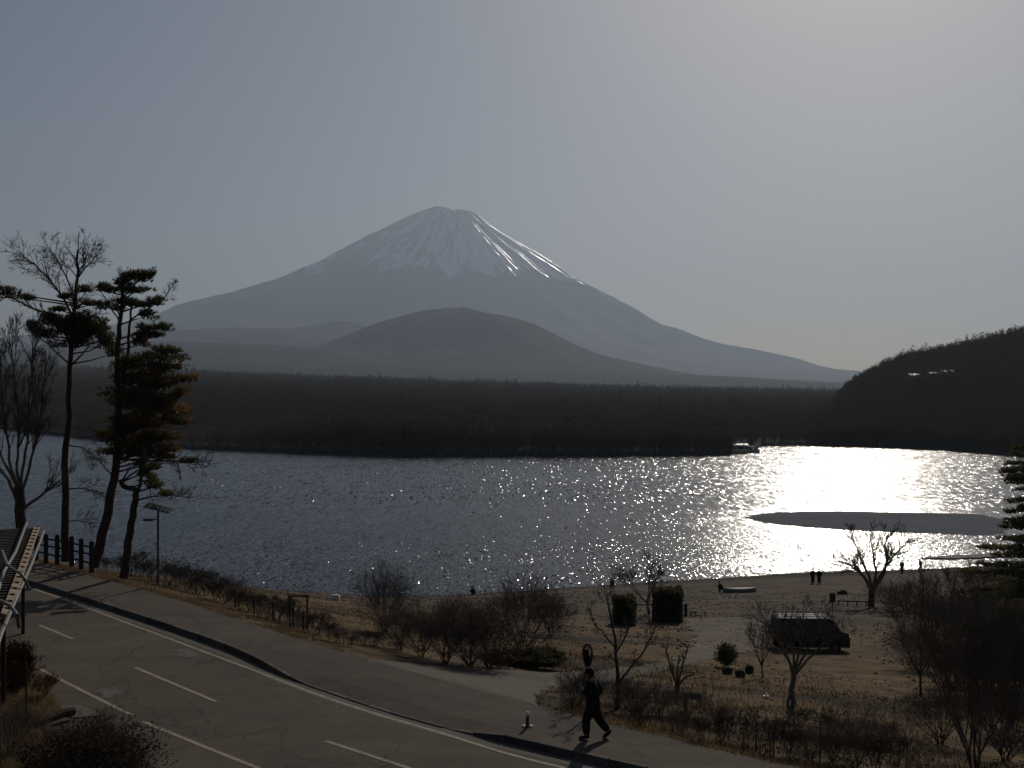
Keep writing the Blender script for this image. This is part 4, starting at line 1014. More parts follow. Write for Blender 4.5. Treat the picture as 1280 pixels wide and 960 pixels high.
pine('low_pine', 'short crooked pine trunk behind the solar lamp, with sparse drooping branches', bC,
    [dict(p=[(155, 722), (160, 690), (164, 655), (170, 625), (170, 612), (155, 608), (150, 600)], r=(5.6, 2.6), trunk=True),
     dict(p=[(170, 620), (176, 600), (174, 585), (180, 575)], r=(2.6, 1.4), kids=6, tl=.6),
     dict(p=[(172, 600), (190, 602), (205, 614), (222, 620), (238, 622)], r=(1.3, .4), kids=14, tl=.6),
     dict(p=[(178, 600), (186, 612), (185, 622)], r=(.9, .4), kids=5, tl=.4),
     dict(p=[(205, 572), (224, 580), (228, 598)], r=(.9, .9), kids=3, tl=.3)],
    [(196, 606, 10, 4), (188, 600, 8, 5), (180, 590, 8, 5), (210, 618, 8, 2), (176, 578, 10, 4), (192, 584, 8, 3)], PP, 23)
# many-stemmed bare tree at the left edge and two thin ones behind
bD = px(28, 712, z=PAVE)
explicit_tree('many_stemmed_tree', 'leafless tree at the left edge whose thick trunk splits into many upright stems', 'bare tree', bD,
    [dict(p=[(28, 714), (27, 680), (26, 645), (25, 620), (24, 608)], r=(7.0, 6.0), trunk=True),
     dict(p=[(22, 625), (12, 600), (4, 588), (-8, 575), (-20, 550)], r=(2.6, .8), kids=18, tl=1.5, from_=.3),
     dict(p=[(22, 612), (14, 585), (10, 550), (4, 510), (2, 470), (0, 440)], r=(2.2, .5), kids=36, tl=1.4),
     dict(p=[(24, 610), (21, 580), (24, 545), (20, 505), (16, 465), (12, 430)], r=(2.1, .5), kids=36, tl=1.4),
     dict(p=[(26, 610), (30, 575), (34, 540), (33, 500), (38, 460), (36, 425)], r=(2.1, .5), kids=36, tl=1.4),
     dict(p=[(28, 612), (36, 585), (44, 550), (50, 510), (52, 470), (58, 440)], r=(2.1, .5), kids=36, tl=1.4),
     dict(p=[(30, 636), (48, 622), (62, 610), (76, 598)], r=(2.2, .7), kids=12, tl=1.2),
     dict(p=[(22, 610), (5, 575), (-10, 520), (-20, 470)], r=(2.0, .5), kids=22, tl=1.5)], dict(PP, up=.14, ang=(.25, .6)), bark='bark', seed=31, yspread=.18)

# conifer reaching in from the right edge
bE = Vector((22.5, 44.0, gz(22.5, 44.0)))
def fir(name, label, base, H, Rb, seed):
    r = random.Random(seed); o = empty(name, base, label, 'conifer'); T = MB(); B = MB(); Nn = MB()
    T.tube([(0, 0, -.3), (0, 0, H * .5), (0, 0, H)], [.24, .14, .03], 8)
    z = 1.0
    while z < H - .3:
        for k in range(5):
            a = r.uniform(0, 6.28); L = (Rb * (1 - z / H) ** .8 + .25) * r.uniform(.7, 1.1)
            pts = [Vector((0, 0, z)) + Vector((math.cos(a), math.sin(a), 0)) * L * f + Vector((0, 0, -.28 * L * f + .22 * L * f * f)) for f in (0, .33, .66, 1)]
            B.tube(pts, [.035, .025, .015, .006], 4)
            for _ in range(int(16 * L)):
                f = r.uniform(.2, 1); q = Vector(pts[0]).lerp(pts[3], f) + Vector((0, 0, -.04 * L))
                s = Vector((-math.sin(a), math.cos(a), 0)) * r.uniform(-1, 1) * .34 * (1.2 - f) * L
                needles(Nn, r, q + s, (.14, .14, .06), 4, .2)
        z += .30
    T.build('trunk', M['pinebark'], o); B.build('limbs', M['bark'], o); Nn.build('needles', M['needle'], o); return o
fir('fir_tree', 'dark conifer whose drooping branches reach in from the right edge of the picture', bE, 14.0, 5.6, 41)

# ------------------------------------------------------------------ solar lamp
p = px(198, 730, z=PAVE); k = p.y / F
o = empty('solar_lamp', (p.x, p.y, PAVE - .02), 'slim brown lamp post with a tilted solar panel on top, right of the pines', 'lamp post')
h = 93 * k
mb = MB(); mb.tube([(0, 0, 0), (0, 0, .45)], [.085, .085], 12); mb.box((0, 0, .03), (.3, .3, .04)); mb.build('base', M['brownmetal'], o)
mb = MB(); mb.tube([(0, 0, .4), (0, 0, h - .25), (0, 0, h)], [.055, .05, .045], 12); mb.build('pole', M['brownmetal'], o)
rot = Matrix.Rotation(R(14), 3, 'Y') @ Matrix.Rotation(R(12), 3, 'X')
mb = MB(); mb.box((0.02, 0, h + .10), (1.18, .62, .05), rot); pn = mb.build('solar_panel', M['darkmetal'], o)
mb = MB()
for i in range(6):
    for j in range(3): mb.box(Vector((0.02, 0, h + .10)) + rot @ Vector(((i - 2.5) * .19, (j - 1) * .195, .028)), (.175, .18, .008), rot)
mb.build('cells', M['panel'], pn)
mb = MB(); mb.tube([(0, 0, h - .40), (-.30, 0, h - .42)], [.025, .025], 8); mb.box((-.42, 0, h - .43), (.44, .2, .10)); ar = mb.build('lamp_head', M['darkmetal'], o)
mb = MB(); mb.box((-.42, 0, h - .487), (.36, .15, .012)); mb.build('lens', M['white'], ar)
mb = MB(); mb.box((0.02, 0, h * .30), (.16, .14, .34)); mb.build('battery_box', M['brownmetal'], o)

# ------------------------------------------------------------------ timber fence behind the pines
posts = [(46, 700), (58, 703), (72, 706), (90, 709), (102, 712), (115, 716)]
o = empty('timber_fence', (px(80, 706, z=PAVE).x, px(80, 706, z=PAVE).y, PAVE), 'dark timber post and rail fence along the pavement behind the pine trunks', 'fence')
W = [px(a, b, z=PAVE) - o.location for a, b in posts]
me = MB(); me.box((0, 0, .72), (.17, .17, 1.45)); me.box((0, 0, 1.46), (.13, .13, .06)); pm = me.mesh('post', M['wood_dark'])
for q in W:
    c = bpy.data.objects.new('post', pm); C.objects.link(c); c.parent = o; c.location = (q.x, q.y, rnd.uniform(-.06, .05)); c.rotation_euler = (0, 0, -.8)
for a, b in zip(W[:-1], W[1:]):
    for hh in (.45, .85, 1.2):
        mb = MB(); mb.tube([(a.x, a.y, hh), (b.x, b.y, hh + rnd.uniform(-.03, .03))], [.05, .05], 6); mb.build('rail', M['wood_dark'], o)
# low roadside fence by the clipped shrubs
o = empty('roadside_fence', (px(340, 772, z=PAVE).x, px(340, 772, z=PAVE).y, PAVE), 'low dark post fence among the weeds at the top of the bank', 'fence')
W = [px(a, b, z=PAVE) - o.location for a, b in [(292, 757), (316, 765), (340, 773), (365, 781), (378, 786)]]
me = MB(); me.box((0, 0, .25), (.07, .07, .72)); pm = me.mesh('post', M['wood_dark'])
for q in W:
    c = bpy.data.objects.new('post', pm); C.objects.link(c); c.parent = o; c.location = (q.x, q.y + .3, 0)
for a, b in zip(W[:-1], W[1:]):
    mb = MB(); mb.tube([(a.x, a.y + .3, .48), ((a.x + b.x) / 2, (a.y + b.y) / 2 + .3, .40), (b.x, b.y + .3, .48)], [.014, .014, .014], 5); mb.build('rail', M['wood_dark'], o)
p = px(364, 779, z=PAVE)
o = empty('signboard', (p.x, p.y + 1.5, PAVE - .4), 'small tan board on two dark posts below the round clipped shrubs', 'signboard')
mb = MB(); mb.box((0, 0, 1.15), (.85, .22, .05), Matrix.Rotation(R(-25), 3, 'X')); mb.build('board', M['wood_tan'], o)
for s in (-.33, .33):
    mb = MB(); mb.box((s, 0, .5), (.07, .07, 1.2)); mb.build('post', M['wood_dark'], o)
p = on(420, 751)
mb = MB(); mb.box((0, 0, .2), (.5, .3, .35)); mb.box((0, 0, .4), (.4, .22, .08)); tag(mb.build('box', M['white'], loc=p), 'small pale box standing alone on the left of the beach', 'box')

# ------------------------------------------------------------------ slatted pergola roof, left edge
ZR = 21.0
far = px(47, 660, z=ZR); near = px(20, 735, z=ZR)
ax = (near - far); ax.z = 0; L0 = ax.length; ax.normalize(); sx_ = Vector((-ax.y, ax.x, 0)); sx_ = -sx_ if sx_.x > 0 else sx_      # sx_ points left
Lr = L0 * 1.75
o = empty('pergola', (far.x, far.y, PAVE - .1), 'dark slatted pergola roof with tan edge board and grey pipe hoops, at left edge', 'pergola')
def pl(s, t, z): q = far + ax * s + sx_ * t - o.location; return Vector((q.x, q.y, z - o.location.z))
rotp = Matrix.Rotation(math.atan2(ax.y, ax.x), 3, 'Z')
sm = MB(); sm.box((0, 0, 0), (.16, 5.0, .09)); slat = sm.mesh('slat', M['wood_dark'])
n = int(Lr / .42)
for i in range(n):
    c = bpy.data.objects.new('slat', slat); C.objects.link(c); c.parent = o; c.location = pl(.1 + i * .42, 2.55, ZR - .03); c.rotation_euler = (0, 0, math.atan2(ax.y, ax.x) + rnd.uniform(-.01, .01))
for t in (.45, 2.6, 4.8):
    mb = MB(); mb.box(pl(Lr / 2, t, ZR - .18), (Lr, .10, .2), rotp); mb.build('beam', M['wood_dark'], o)
mb = MB(); mb.box(pl(Lr / 2, 2.55, ZR - .085 - .004), (Lr, 4.9, .02), rotp); mb.build('roof_sheet', M['darkmetal'], o)
mb = MB(); mb.box(pl(Lr * .37, .0, ZR + .03), (Lr * .74, .20, .10), Matrix.Rotation(math.atan2(ax.y, ax.x), 3, 'Z') @ Matrix.Rotation(R(-18), 3, 'X')); mb.build('edge_board', M['wood_tan'], o)
mb = MB()
br_ = MB(); br_.box((0, 0, 0), (.05, .13, .04)); br_me = br_.mesh('bracket', M['wood_dark'])
for i in range(int(Lr * .74 / .9)):
    c = bpy.data.objects.new('bracket', br_me); C.objects.link(c); c.parent = o; c.location = pl(.3 + i * .9, .0, ZR + .095); c.rotation_euler = (0, 0, math.atan2(ax.y, ax.x))
for s in (0.3, Lr * .45, Lr * .95):
    for t in (.45, 4.8):
        mb = MB(); mb.box(pl(s, t, PAVE - .2 + 1.7), (.12, .12, 3.4), rotp); mb.build('post', M['wood_dark'], o)
def P3(a, b, z): return px(a, b, z=z) - o.location
for path in ([(34, 653, 21.2), (20, 690, 21.15), (5, 715, 21.15), (-8, 760, 21.1)], [(55, 664, 20.9), (40, 705, 20.95), (22, 745, 21.0), (5, 785, 21.1), (-8, 820, 21.1)]):
    mb = MB(); mb.tube([P3(*q) for q in path], [.045] * len(path), 8); mb.build('pipe', M['steel'], o)
for path in ([(3, 688, 21.2), (10, 706, 21.35), (18, 712, 21.4), (26, 716, 21.4), (32, 724, 21.25), (36, 734, 21.0)], [(-12, 748, 21.2), (2, 751, 21.35), (14, 757, 21.4), (22, 768, 21.3), (25, 784, 21.0)]):
    mb = MB(); mb.tube([P3(*q) for q in path], [.04] * len(path), 8); mb.build('hoop', M['steel'], o)

# ------------------------------------------------------------------ small things along the road
p = px(93, 893, z=ROAD + .1)
q2 = px(46, 908, z=ROAD + .1)
mb = MB(); mb.tube([Vector((0, 0, .1)), (q2 - p) * .35 + Vector((0, .1, .13)), (q2 - p) * .7 + Vector((0, 0, .1)), (q2 - p) + Vector((0, 0, .05))], [.12, .13, .11, .08], 9)
tag(mb.build('log', M['bark'], loc=p), 'short dark log lying on the verge above the big dark bush', 'log')
for x, y, top, lab in [(34, 905, 828, 'thin dark stake standing in the verge below the pergola'), (2, 960, 893, 'thin pale stake at the very left edge of the verge')]:
    p = px(x, y, z=ROAD + .1); mb = MB(); mb.tube([(0, 0, -.1), (0, 0, (y - top) * p.y / F)], [.03, .025], 6); tag(mb.build('stake', M['wood_dark'] if x > 10 else M['steel'], loc=p), lab, 'stake')
for i, (x, y, top) in enumerate([(944, 938, 900), (966, 945, 903), (1024, 950, 900)]):
    p = on(x, y); mb = MB(); mb.tube([(0, 0, -.1), (.02, 0, (y - top) * p.y / F)], [.022, .018], 6); tag(mb.build('stake', M['wood_dark'], loc=p), ['left thin stake standing in the lower right verge', 'middle thin stake standing in the lower right verge', 'right thin stake standing in the lower right verge'][i], 'stake')
p = px(659, 908, z=PAVE)
o = empty('bollard', (p.x, p.y, PAVE), 'short dark post with a white cap standing on the pavement left of the walking person', 'bollard')
mb = MB(); mb.tube([(0, 0, 0), (0.01, 0, .30)], [.045, .04], 10); mb.build('post', M['darkmetal'], o)
mb = MB(); mb.tube([(0.01, 0, .30), (0.01, 0, .38), (0.01, 0, .40)], [.048, .046, .02], 10); mb.build('cap', M['white'], o)
for s in (-.09, .10):
    mb = MB(); mb.tube([(s, 0, 0), (s, 0, .05), (s, 0, .06)], [.05, .045, .02], 8); mb.build('base_reflector', M['white'], o)

# boulders, boxes on the slope
def rock(label, pp, w_, h_, seed):
    p = on(*pp); k = p.y / F; r = random.Random(seed); bm = bmesh.new(); bmesh.ops.create_icosphere(bm, subdivisions=2, radius=1)
    for v in bm.verts:
        d = 1 + r.uniform(-.15, .15); c = v.co; m_ = max(abs(c.x), abs(c.y), abs(c.z)); c = c.lerp(c / m_ * .85, .6)
        v.co = Vector((c.x * w_ * k / 2 * d, c.y * w_ * k / 2 * .8 * d, c.z * h_ * k / 2 * d + h_ * k * .38))
    me = bpy.data.meshes.new('boulder'); bm.to_mesh(me); bm.free(); me.materials.append(M['rock'])
    o = bpy.data.objects.new('boulder', me); C.objects.link(o); o.location = p; tag(o, label, 'boulder', 'dark boulders on the slope'); return o
rock('square dark boulder left of its two neighbours, under the small dark bush', (908, 842), 14, 11, 1)
rock('rough dark boulder in the middle of the three on the slope', (924, 846), 14, 11, 2)
rock('pointed dark boulder nearest the slim tree', (936, 841), 11, 13, 3)
rock('low dark boulder beside the pollarded tree', (866, 872), 20, 9, 4)
p = on(957, 872); mb = MB(); mb.box((0, 0, .05), (.16, .12, .08)); mb.tube([(0, 0, .08), (.02, 0, .16)], [.05, .03], 6); tag(mb.build('litter', M['white'], loc=p), 'tiny pale piece of litter on the bare slope left of the fan tree', 'litter')

# beach furniture
p = on(857, 770); k = p.y / F
o = empty('beach_stool', on(866, 770), 'small dark stool on the sand right of the larger hedge block', 'stool')
mb = MB(); mb.box((0, 0, .36), (.55, .35, .07)); mb.build('seat', M['wood_dark'], o)
for a in (-.2, .2):
    for b in (-.12, .12):
        mb = MB(); mb.box((a, b, .16), (.05, .05, .36)); mb.build('leg', M['wood_dark'], o)
mb = MB(); mb.tube([(0, 0, -.1), (0, 0, .95)], [.12, .11], 8); mb.box((0, 0, .97), (.28, .28, .05)); tag(mb.build('short_post', M['wood_dark'], loc=p), 'short thick dark post at the right corner of the larger hedge block', 'post')
o = empty('rail_gate', on(804, 778), 'dark single rail on two posts between the two hedge blocks', 'rail')
for s in (-.65, .65):
    mb = MB(); mb.box((s, 0, .6), (.09, .09, 1.3)); mb.build('post', M['wood_dark'], o)
mb = MB(); mb.box((0, 0, 1.27), (1.9, .07, .08)); mb.build('rail', M['wood_dark'], o)
p = on(1040, 760); k = p.y / F
o = empty('notice_board', p, 'small dark notice board on the beach left of the spreading shore tree', 'sign')
mb = MB(); mb.box((0, 0, .95), (.52, .06, .85)); mb.build('board', M['wood_dark'], o)
mb = MB(); mb.box((0, .05, .5), (.08, .06, 1.1)); mb.build('post', M['wood_dark'], o)
a, b = on(1046, 756), on(1084, 757)
o = empty('low_rail', a, 'long low dark rail from the notice board to the spreading shore tree', 'rail')
mb = MB(); d = b - a; mb.tube([(0, 0, .38), (d.x, d.y, d.z + .38)], [.06, .06], 6); mb.build('rail', M['wood_dark'], o)
for f in (.05, .35, .65, .95):
    mb = MB(); q = d * f; mb.tube([(q.x, q.y, q.z - .1), (q.x, q.y, q.z + .42)], [.06, .06], 6); mb.build('post', M['wood_dark'], o)
p = on(1052, 742); mb = MB(); mb.box((0, 0, .15), (.95, .5, .28)); mb.box((.1, 0, .34), (.5, .3, .12)); tag(mb.build('crate', M['wood_dark'], loc=p), 'dark crate lying on the beach above the long low rail', 'crate')

# ------------------------------------------------------------------ boats
def boat(name, label, p, L, W, H, rz, m, over=False, group=None, cat='boat'):
    o = empty(name, p, label, cat, group, rz); mb = MB(); n = 13; rows = []
    for i in range(n):
        t = i / (n - 1); x = (t - .5) * L; w_ = W / 2 * (1 - abs(2 * t - 1) ** 2.6) ** .7 + .02; sh = H * (1 + .25 * (2 * t - 1) ** 2)
        rows.append([(x, -w_, sh), (x, -w_ * .85, sh * .45), (x, -w_ * .35, .04), (x, w_ * .35, .04), (x, w_ * .85, sh * .45), (x, w_, sh)])
    if over: rows = [[(a, b, H * 1.2 - c) for a, b, c in r_] for r_ in rows]
    mb.quad_grid(rows); mb.build('hull', m, o, smooth=True)
    for s in (-1, 1):
        mb = MB(); mb.tube([(r_[0 if s < 0 else -1]) for r_ in rows], .035, 5); mb.build('gunwale', M['wood_tan'] if not over else m, o)
    if not over:
        for x in (-.22, .15):
            mb = MB(); mb.box((x * L, 0, H * .7), (.22, W * .86, .04)); mb.build('thwart', M['wood_dark'], o)
    return o
boat('rowing_boat', 'upturned grey-green rowing boat on the sand near the water\'s edge', on(924, 741) - Vector((0, 0, .05)), 43 * on(924, 741).y / F, 1.3, .55, .12, M['hull'], over=True)
# swan-white sightseeing boat moored at the far cape
c = px(938, 565.5, z=0.05)
o = boat('tour_boat', 'small white boat moored at the tip of the far cape', Vector((c.x, c.y, -.1)), 8.0, 2.4, 1.3, -.5, M['white'])
mb = MB(); mb.box((-.6, 0, 2.0), (3.6, 1.8, 1.4)); cb = mb.build('cabin', M['white'], o)
for s in (-.95, 0, .95):
    mb = MB(); mb.box((-.6 + s, -.92, 2.1), (.7, .04, .6)); mb.build('window', M['window'], cb)
mb = MB(); mb.box((-.6, 0, 2.76), (4.3, 2.1, .12)); mb.build('cabin_roof', M['house_roof'], o)
# boathouse
c = px(936, 566, z=0)
o = empty('boathouse', (c.x - 3, c.y + 5, .4), 'small pale-roofed boathouse on the far cape', 'boathouse')
mb = MB(); mb.box((0, 0, 1.4), (6, 5, 2.8)); mb.build('wall', M['house_wall'], o)
mb = MB(); mb.v = [(-3.4, -2.9, 2.8), (3.4, -2.9, 2.8), (3.4, 2.9, 2.8), (-3.4, 2.9, 2.8), (-3.4, 0, 3.4), (3.4, 0, 3.4)]; mb.f = [(0, 1, 5, 4), (2, 3, 4, 5), (0, 4, 3), (1, 2, 5), (0, 3, 2, 1)]; mb.build('roof', M['white'], o)
mb = MB(); mb.box((0, -2.52, 1.1), (2.4, .06, 2.2)); mb.build('door', M['window'], o)

# houses on the wooded hill
for i, (x, y, w_, lab) in enumerate([(1142, 469, 11, 'smallest pale-roofed house, leftmost on the wooded hill'), (1168, 468, 12, 'pale-roofed house in the middle of the wooded hill\'s row'), (1184, 468, 14, 'widest pale-roofed house, rightmost on the wooded hill')]):
    hd = 700.0; p = px(x, y + 5, d=hd); zt = float(far_z(x, hd)); zb = max(zt, p.z - 4)
    o = empty('hill_house', (p.x, p.y, zb - 1), lab, 'house', 'houses on the wooded hill', rz=-.15)
    W_, D_, Hh = w_ * .51, 6.0, 7.5
    mb = MB(); mb.box((0, 0, Hh / 2), (W_, D_, Hh)); mb.build('wall', M['house_wall'], o)
    mb = MB(); e = .6; mb.v = [(-W_ / 2 - e, -D_ / 2 - e, Hh), (W_ / 2 + e, -D_ / 2 - e, Hh), (W_ / 2 + e, D_ / 2 + e, Hh), (-W_ / 2 - e, D_ / 2 + e, Hh), (-W_ / 2 - e, 0, Hh + 1.2), (W_ / 2 + e, 0, Hh + 1.2)]
    mb.f = [(0, 1, 5, 4), (2, 3, 4, 5), (0, 4, 3), (1, 2, 5), (0, 3, 2, 1)]; mb.build('roof', M['house_roof'], o)
    for s in (-.25, .25):
        mb = MB(); mb.box((s * W_, -D_ / 2 - .03, Hh * .7), (W_ * .2, .08, 1.4)); mb.build('window', M['window'], o)

# ------------------------------------------------------------------ dark van behind the fan tree
p = on(1010, 812); k = p.y / F; Lc = 94 * k; Hc = 46 * k
sc_ = Lc / 4.4
o = empty('parked_van', (p.x, p.y, p.z), 'dark parked van seen from the side behind the pale-barked fan tree', 'van', rz=-.06, s=sc_)
SIDE = [(-2.15, .32), (-2.2, .75), (-2.12, 1.25), (-1.98, 1.92), (-1.75, 2.0), (1.0, 2.0), (1.25, 1.92), (1.72, 1.28), (2.12, 1.12), (2.2, .85), (2.2, .35)]
mb = MB(); rows = []
for y_, inset in ((-.84, .06), (-.80, .0), (.80, .0), (.84, .06)):
    rows.append([(x * (1 - inset * .12), y_, .32 + (z - .32) * (1 - inset * .35)) for x, z in SIDE])
mb.quad_grid(rows)
b = len(mb.v); mb.f.append(tuple(range(len(SIDE)))); mb.f.append(tuple(3 * len(SIDE) + i for i in range(len(SIDE)))[::-1])
mb.f += [(0, len(SIDE), 2 * len(SIDE), 3 * len(SIDE), 4 * len(SIDE) - 1, 3 * len(SIDE) - 1, 2 * len(SIDE) - 1, len(SIDE) - 1)]
body = mb.build('body', M['carpaint'], o)
for s in (-1, 1):
    for x0, x1 in ((-1.85, -.85), (-.75, .15), (.25, 1.15)):
        mb = MB(); y_ = s * .845
        mb.v = [(x0, y_, 1.22), (x1 + (.28 if x1 > 1 else 0), y_, 1.22), (x1, y_, 1.80), (x0 + (.06 if x0 < -1.5 else 0), y_, 1.80), (x0, y_ * .985, 1.22), (x1, y_ * .985, 1.22), (x1, y_ * .985, 1.8), (x0, y_ * .985, 1.8)]
        mb.f = [(0, 1, 2, 3), (4, 7, 6, 5), (0, 4, 5, 1), (1, 5, 6, 2), (2, 6, 7, 3), (3, 7, 4, 0)]; mb.build('window', M['glass'], body)
mb = MB(); mb.quad_grid([[(1.29, -.72, 1.88), (1.29, .72, 1.88)], [(1.745, -.76, 1.30), (1.745, .76, 1.30)]]); mb.build('windscreen', M['glass'], body)
for x in (-1.35, 1.35):
    for s in (-1, 1):
        mb = MB(); mb.tube([(x, s * .62, .33), (x, s * .84, .33), (x, s * .865, .33)], [.33, .33, .28], 20); wh = mb.build('wheel', M['tyre'], o)
        mb = MB(); mb.tube([(x, s * .85, .33), (x, s * .875, .33)], [.19, .17], 12); mb.build('hub', M['steel'], wh)
for s in (-1, 1):
    mb = MB(); mb.box((2.19, s * .6, .86), (.08, .3, .18)); mb.build('headlight', M['chrome'], o)
    mb = MB(); mb.box((-2.17, s * .72, 1.1), (.06, .14, .4)); mb.build('tail_light', M['redtwig'], o)
    mb = MB(); mb.tube([(-1.7, s * .62, 2.03), (-1.5, s * .62, 2.07), (.7, s * .62, 2.07), (.9, s * .62, 2.03)], .022, 6); mb.build('roof_rail', M['steel'], o)
mb = MB(); mb.tube([(-1.42, -.3, 2.0), (-1.42, -.3, 2.14)], [.07, .055], 10); mb.tube([(-1.42, -.3, 2.14), (-1.42, -.3, 2.17)], [.055, .01], 10); mb.build('roof_glint_cap', M['chrome'], o)  # chrome cap that puts the sun glint on the van's roof edge

# ------------------------------------------------------------------ people
def person(label, loc, rz, J, scale=1.0, group=None, net=False, cap=True):
    """J: joint positions (metres, facing +Y)."""
    o = empty('person', loc, label, 'person', group, rz, scale)
    J = dict(J, hem=tuple(Vector(J['pel']) + Vector((0, 0, -.10))))
    def skin(nm, chains, radii, m, infl=0.0, sub=1):
        idx = {}; vs = []; es = []; rr = []
        for ch in chains:
            for a, b in zip(ch[:-1], ch[1:]):
                for n_ in (a, b):
                    if n_ not in idx: idx[n_] = len(vs); vs.append(J[n_]); rr.append(radii[n_] + infl)
                es.append((idx[a], idx[b]))
        me = bpy.data.meshes.new(nm); me.from_pydata(vs, es, []); me.materials.append(m)
        b = bpy.data.objects.new(nm, me); C.objects.link(b); b.parent = o
        b.modifiers.new('skin', 'SKIN').use_smooth_shade = True
        if not me.skin_vertices:
            bm = bmesh.new(); bm.from_mesh(me); bm.verts.layers.skin.verify(); bm.to_mesh(me); bm.free()
        for i, v in enumerate(me.skin_vertices[0].data): v.radius = (rr[i], rr[i]); v.use_root = (i == 0); v.use_loose = False
        s = b.modifiers.new('sub', 'SUBSURF'); s.levels = sub; s.render_levels = sub
        return b
    RD = dict(pel=.125, wai=.12, che=.15, neck=.06, hd0=.075, hd1=.095, hd2=.065, ls=.07, le=.05, lw=.034, lh=.04, rs=.07, re=.05, rw=.034, rh=.04,
              lhip=.095, lk=.068, la=.045, lt=.04, rhip=.095, rk=.068, ra=.045, rt=.04)
    arms = [['che', 'ls', 'le', 'lw', 'lh'], ['che', 'rs', 're', 'rw', 'rh']]; legs = [['pel', 'lhip', 'lk', 'la', 'lt'], ['pel', 'rhip', 'rk', 'ra', 'rt']]
    spine = [['pel', 'wai', 'che', 'neck', 'hd0', 'hd1', 'hd2']]
    skin('body', spine + arms + legs, RD, M['skin'], 0, 2 if net else 1)
    skin('jacket', [['hem', 'pel', 'wai', 'che', 'neck'], ['che', 'ls', 'le', 'lw'], ['che', 'rs', 're', 'rw']], dict(RD, hem=.115, neck=.045), M['cloth'], .065)
    skin('trousers', [['wai', 'pel', 'lhip', 'lk', 'la'], ['pel', 'rhip', 'rk', 'ra']], RD, M['cloth2'], .055)
    h = Vector(J['hd1'])
    bm = bmesh.new(); bmesh.ops.create_uvsphere(bm, u_segments=14, v_segments=9, radius=.118)
    for v in bm.verts:
        v.co.z = max(v.co.z, -.01 if cap else -.05) * 1.05
        if not cap and v.co.y > .05: v.co.z = max(v.co.z, .03)
    me = bpy.data.meshes.new('cap' if cap else 'hair'); bm.to_mesh(me); bm.free(); me.materials.append(M['cloth'])
    c = bpy.data.objects.new('cap' if cap else 'hair', me); C.objects.link(c); c.parent = o; c.location = h + Vector((0, -.008, .025))
    if net:
        bm = bmesh.new(); bmesh.ops.create_uvsphere(bm, u_segments=14, v_segments=9, radius=.113)
        for v in bm.verts:
            if v.co.y > .045: v.co.z = max(v.co.z, .03)
        me = bpy.data.meshes.new('hair'); bm.to_mesh(me); bm.free(); me.materials.append(M['cloth']); hr = bpy.data.objects.new('hair', me); C.objects.link(hr); hr.parent = o; hr.location = h + Vector((0, -.012, -.01))
    if cap:
        mb = MB(); mb.quad_grid([[(h.x - .07, h.y + .08, h.z + .03), (h.x, h.y + .10, h.z + .035), (h.x + .07, h.y + .08, h.z + .03)], [(h.x - .06, h.y + .15, h.z + .015), (h.x, h.y + .19, h.z + .018), (h.x + .06, h.y + .15, h.z + .015)]])
        pk = mb.build('peak', M['cloth'], c); pk.location = -c.location
    for s in ('l', 'r'):
        a, t = Vector(J[s + 'a']), Vector(J[s + 't']); d = (t - a); d.normalize()
        mb = MB(); mb.tube([a - d * .07 + Vector((0, 0, -.02)), a + Vector((0, 0, -.025)), t + Vector((0, 0, -.005)), t + d * .06], [.045, .055, .048, .03], 8); mb.build('shoe', M['cloth'], o)
    if net:
        # face: nose, ears, eyes
        for nm, pos, rad in (('nose', (0, .105, -.015), .016), ('ear', (.092, .0, -.015), .022), ('ear', (-.092, .0, -.015), .022), ('eye', (.032, .088, .012), .011), ('eye', (-.032, .088, .012), .011), ('mouth', (0, .093, -.05), .014)):
            bm = bmesh.new(); bmesh.ops.create_uvsphere(bm, u_segments=8, v_segments=6, radius=rad); me = bpy.data.meshes.new(nm); bm.to_mesh(me); bm.free()
            me.materials.append(M['skin'] if nm in ('nose', 'ear') else M['cloth']); q = bpy.data.objects.new(nm, me); C.objects.link(q); q.parent = o; q.location = h + Vector(pos)
        # hands with five bent fingers
        for s, sg in (('l', 1), ('r', -1)):
            w_, hh = Vector(J[s + 'w']), Vector(J[s + 'h']); d = (hh - w_).normalized(); side = Vector((1, 0, 0)) if abs(d.x) < .7 else Vector((0, 1, 0)); side = (side - d * side.dot(d)).normalized(); nrm = d.cross(side) * sg
            mb = MB()
            for f, L_ in zip((-1.5, -.5, .5, 1.5), (.062, .075, .07, .055)):
                b0 = hh + side * f * .019 + d * .02
                mb.tube([b0, b0 + d * L_ * .5, b0 + d * L_ * .75 + nrm * L_ * .35, b0 + d * L_ * .6 + nrm * L_ * .75], [.010, .009, .008, .006], 6)
            b0 = hh + side * -.035 - d * .015
            mb.tube([b0, b0 - side * .022 + d * .02, b0 - side * .02 + d * .05 + nrm * .012], [.012, .010, .007], 6)
            mb.build('fingers', M['skin'], o)
    return o
STAND = dict(pel=(0, 0, .93), wai=(0, 0, 1.08), che=(0, .0, 1.32), neck=(0, .01, 1.47), hd0=(0, .02, 1.54), hd1=(0, .03, 1.62), hd2=(0, .03, 1.69),
    ls=(.18, 0, 1.38), le=(.23, -.03, 1.12), lw=(.22, .06, .90), lh=(.22, .08, .82), rs=(-.18, 0, 1.38), re=(-.23, -.03, 1.12), rw=(-.22, .06, .90), rh=(-.22, .08, .82),
    lhip=(.09, 0, .88), lk=(.10, .02, .50), la=(.10, 0, .09), lt=(.11, .13, .04), rhip=(-.09, 0, .88), rk=(-.10, .02, .50), ra=(-.10, 0, .09), rt=(-.11, .13, .04))
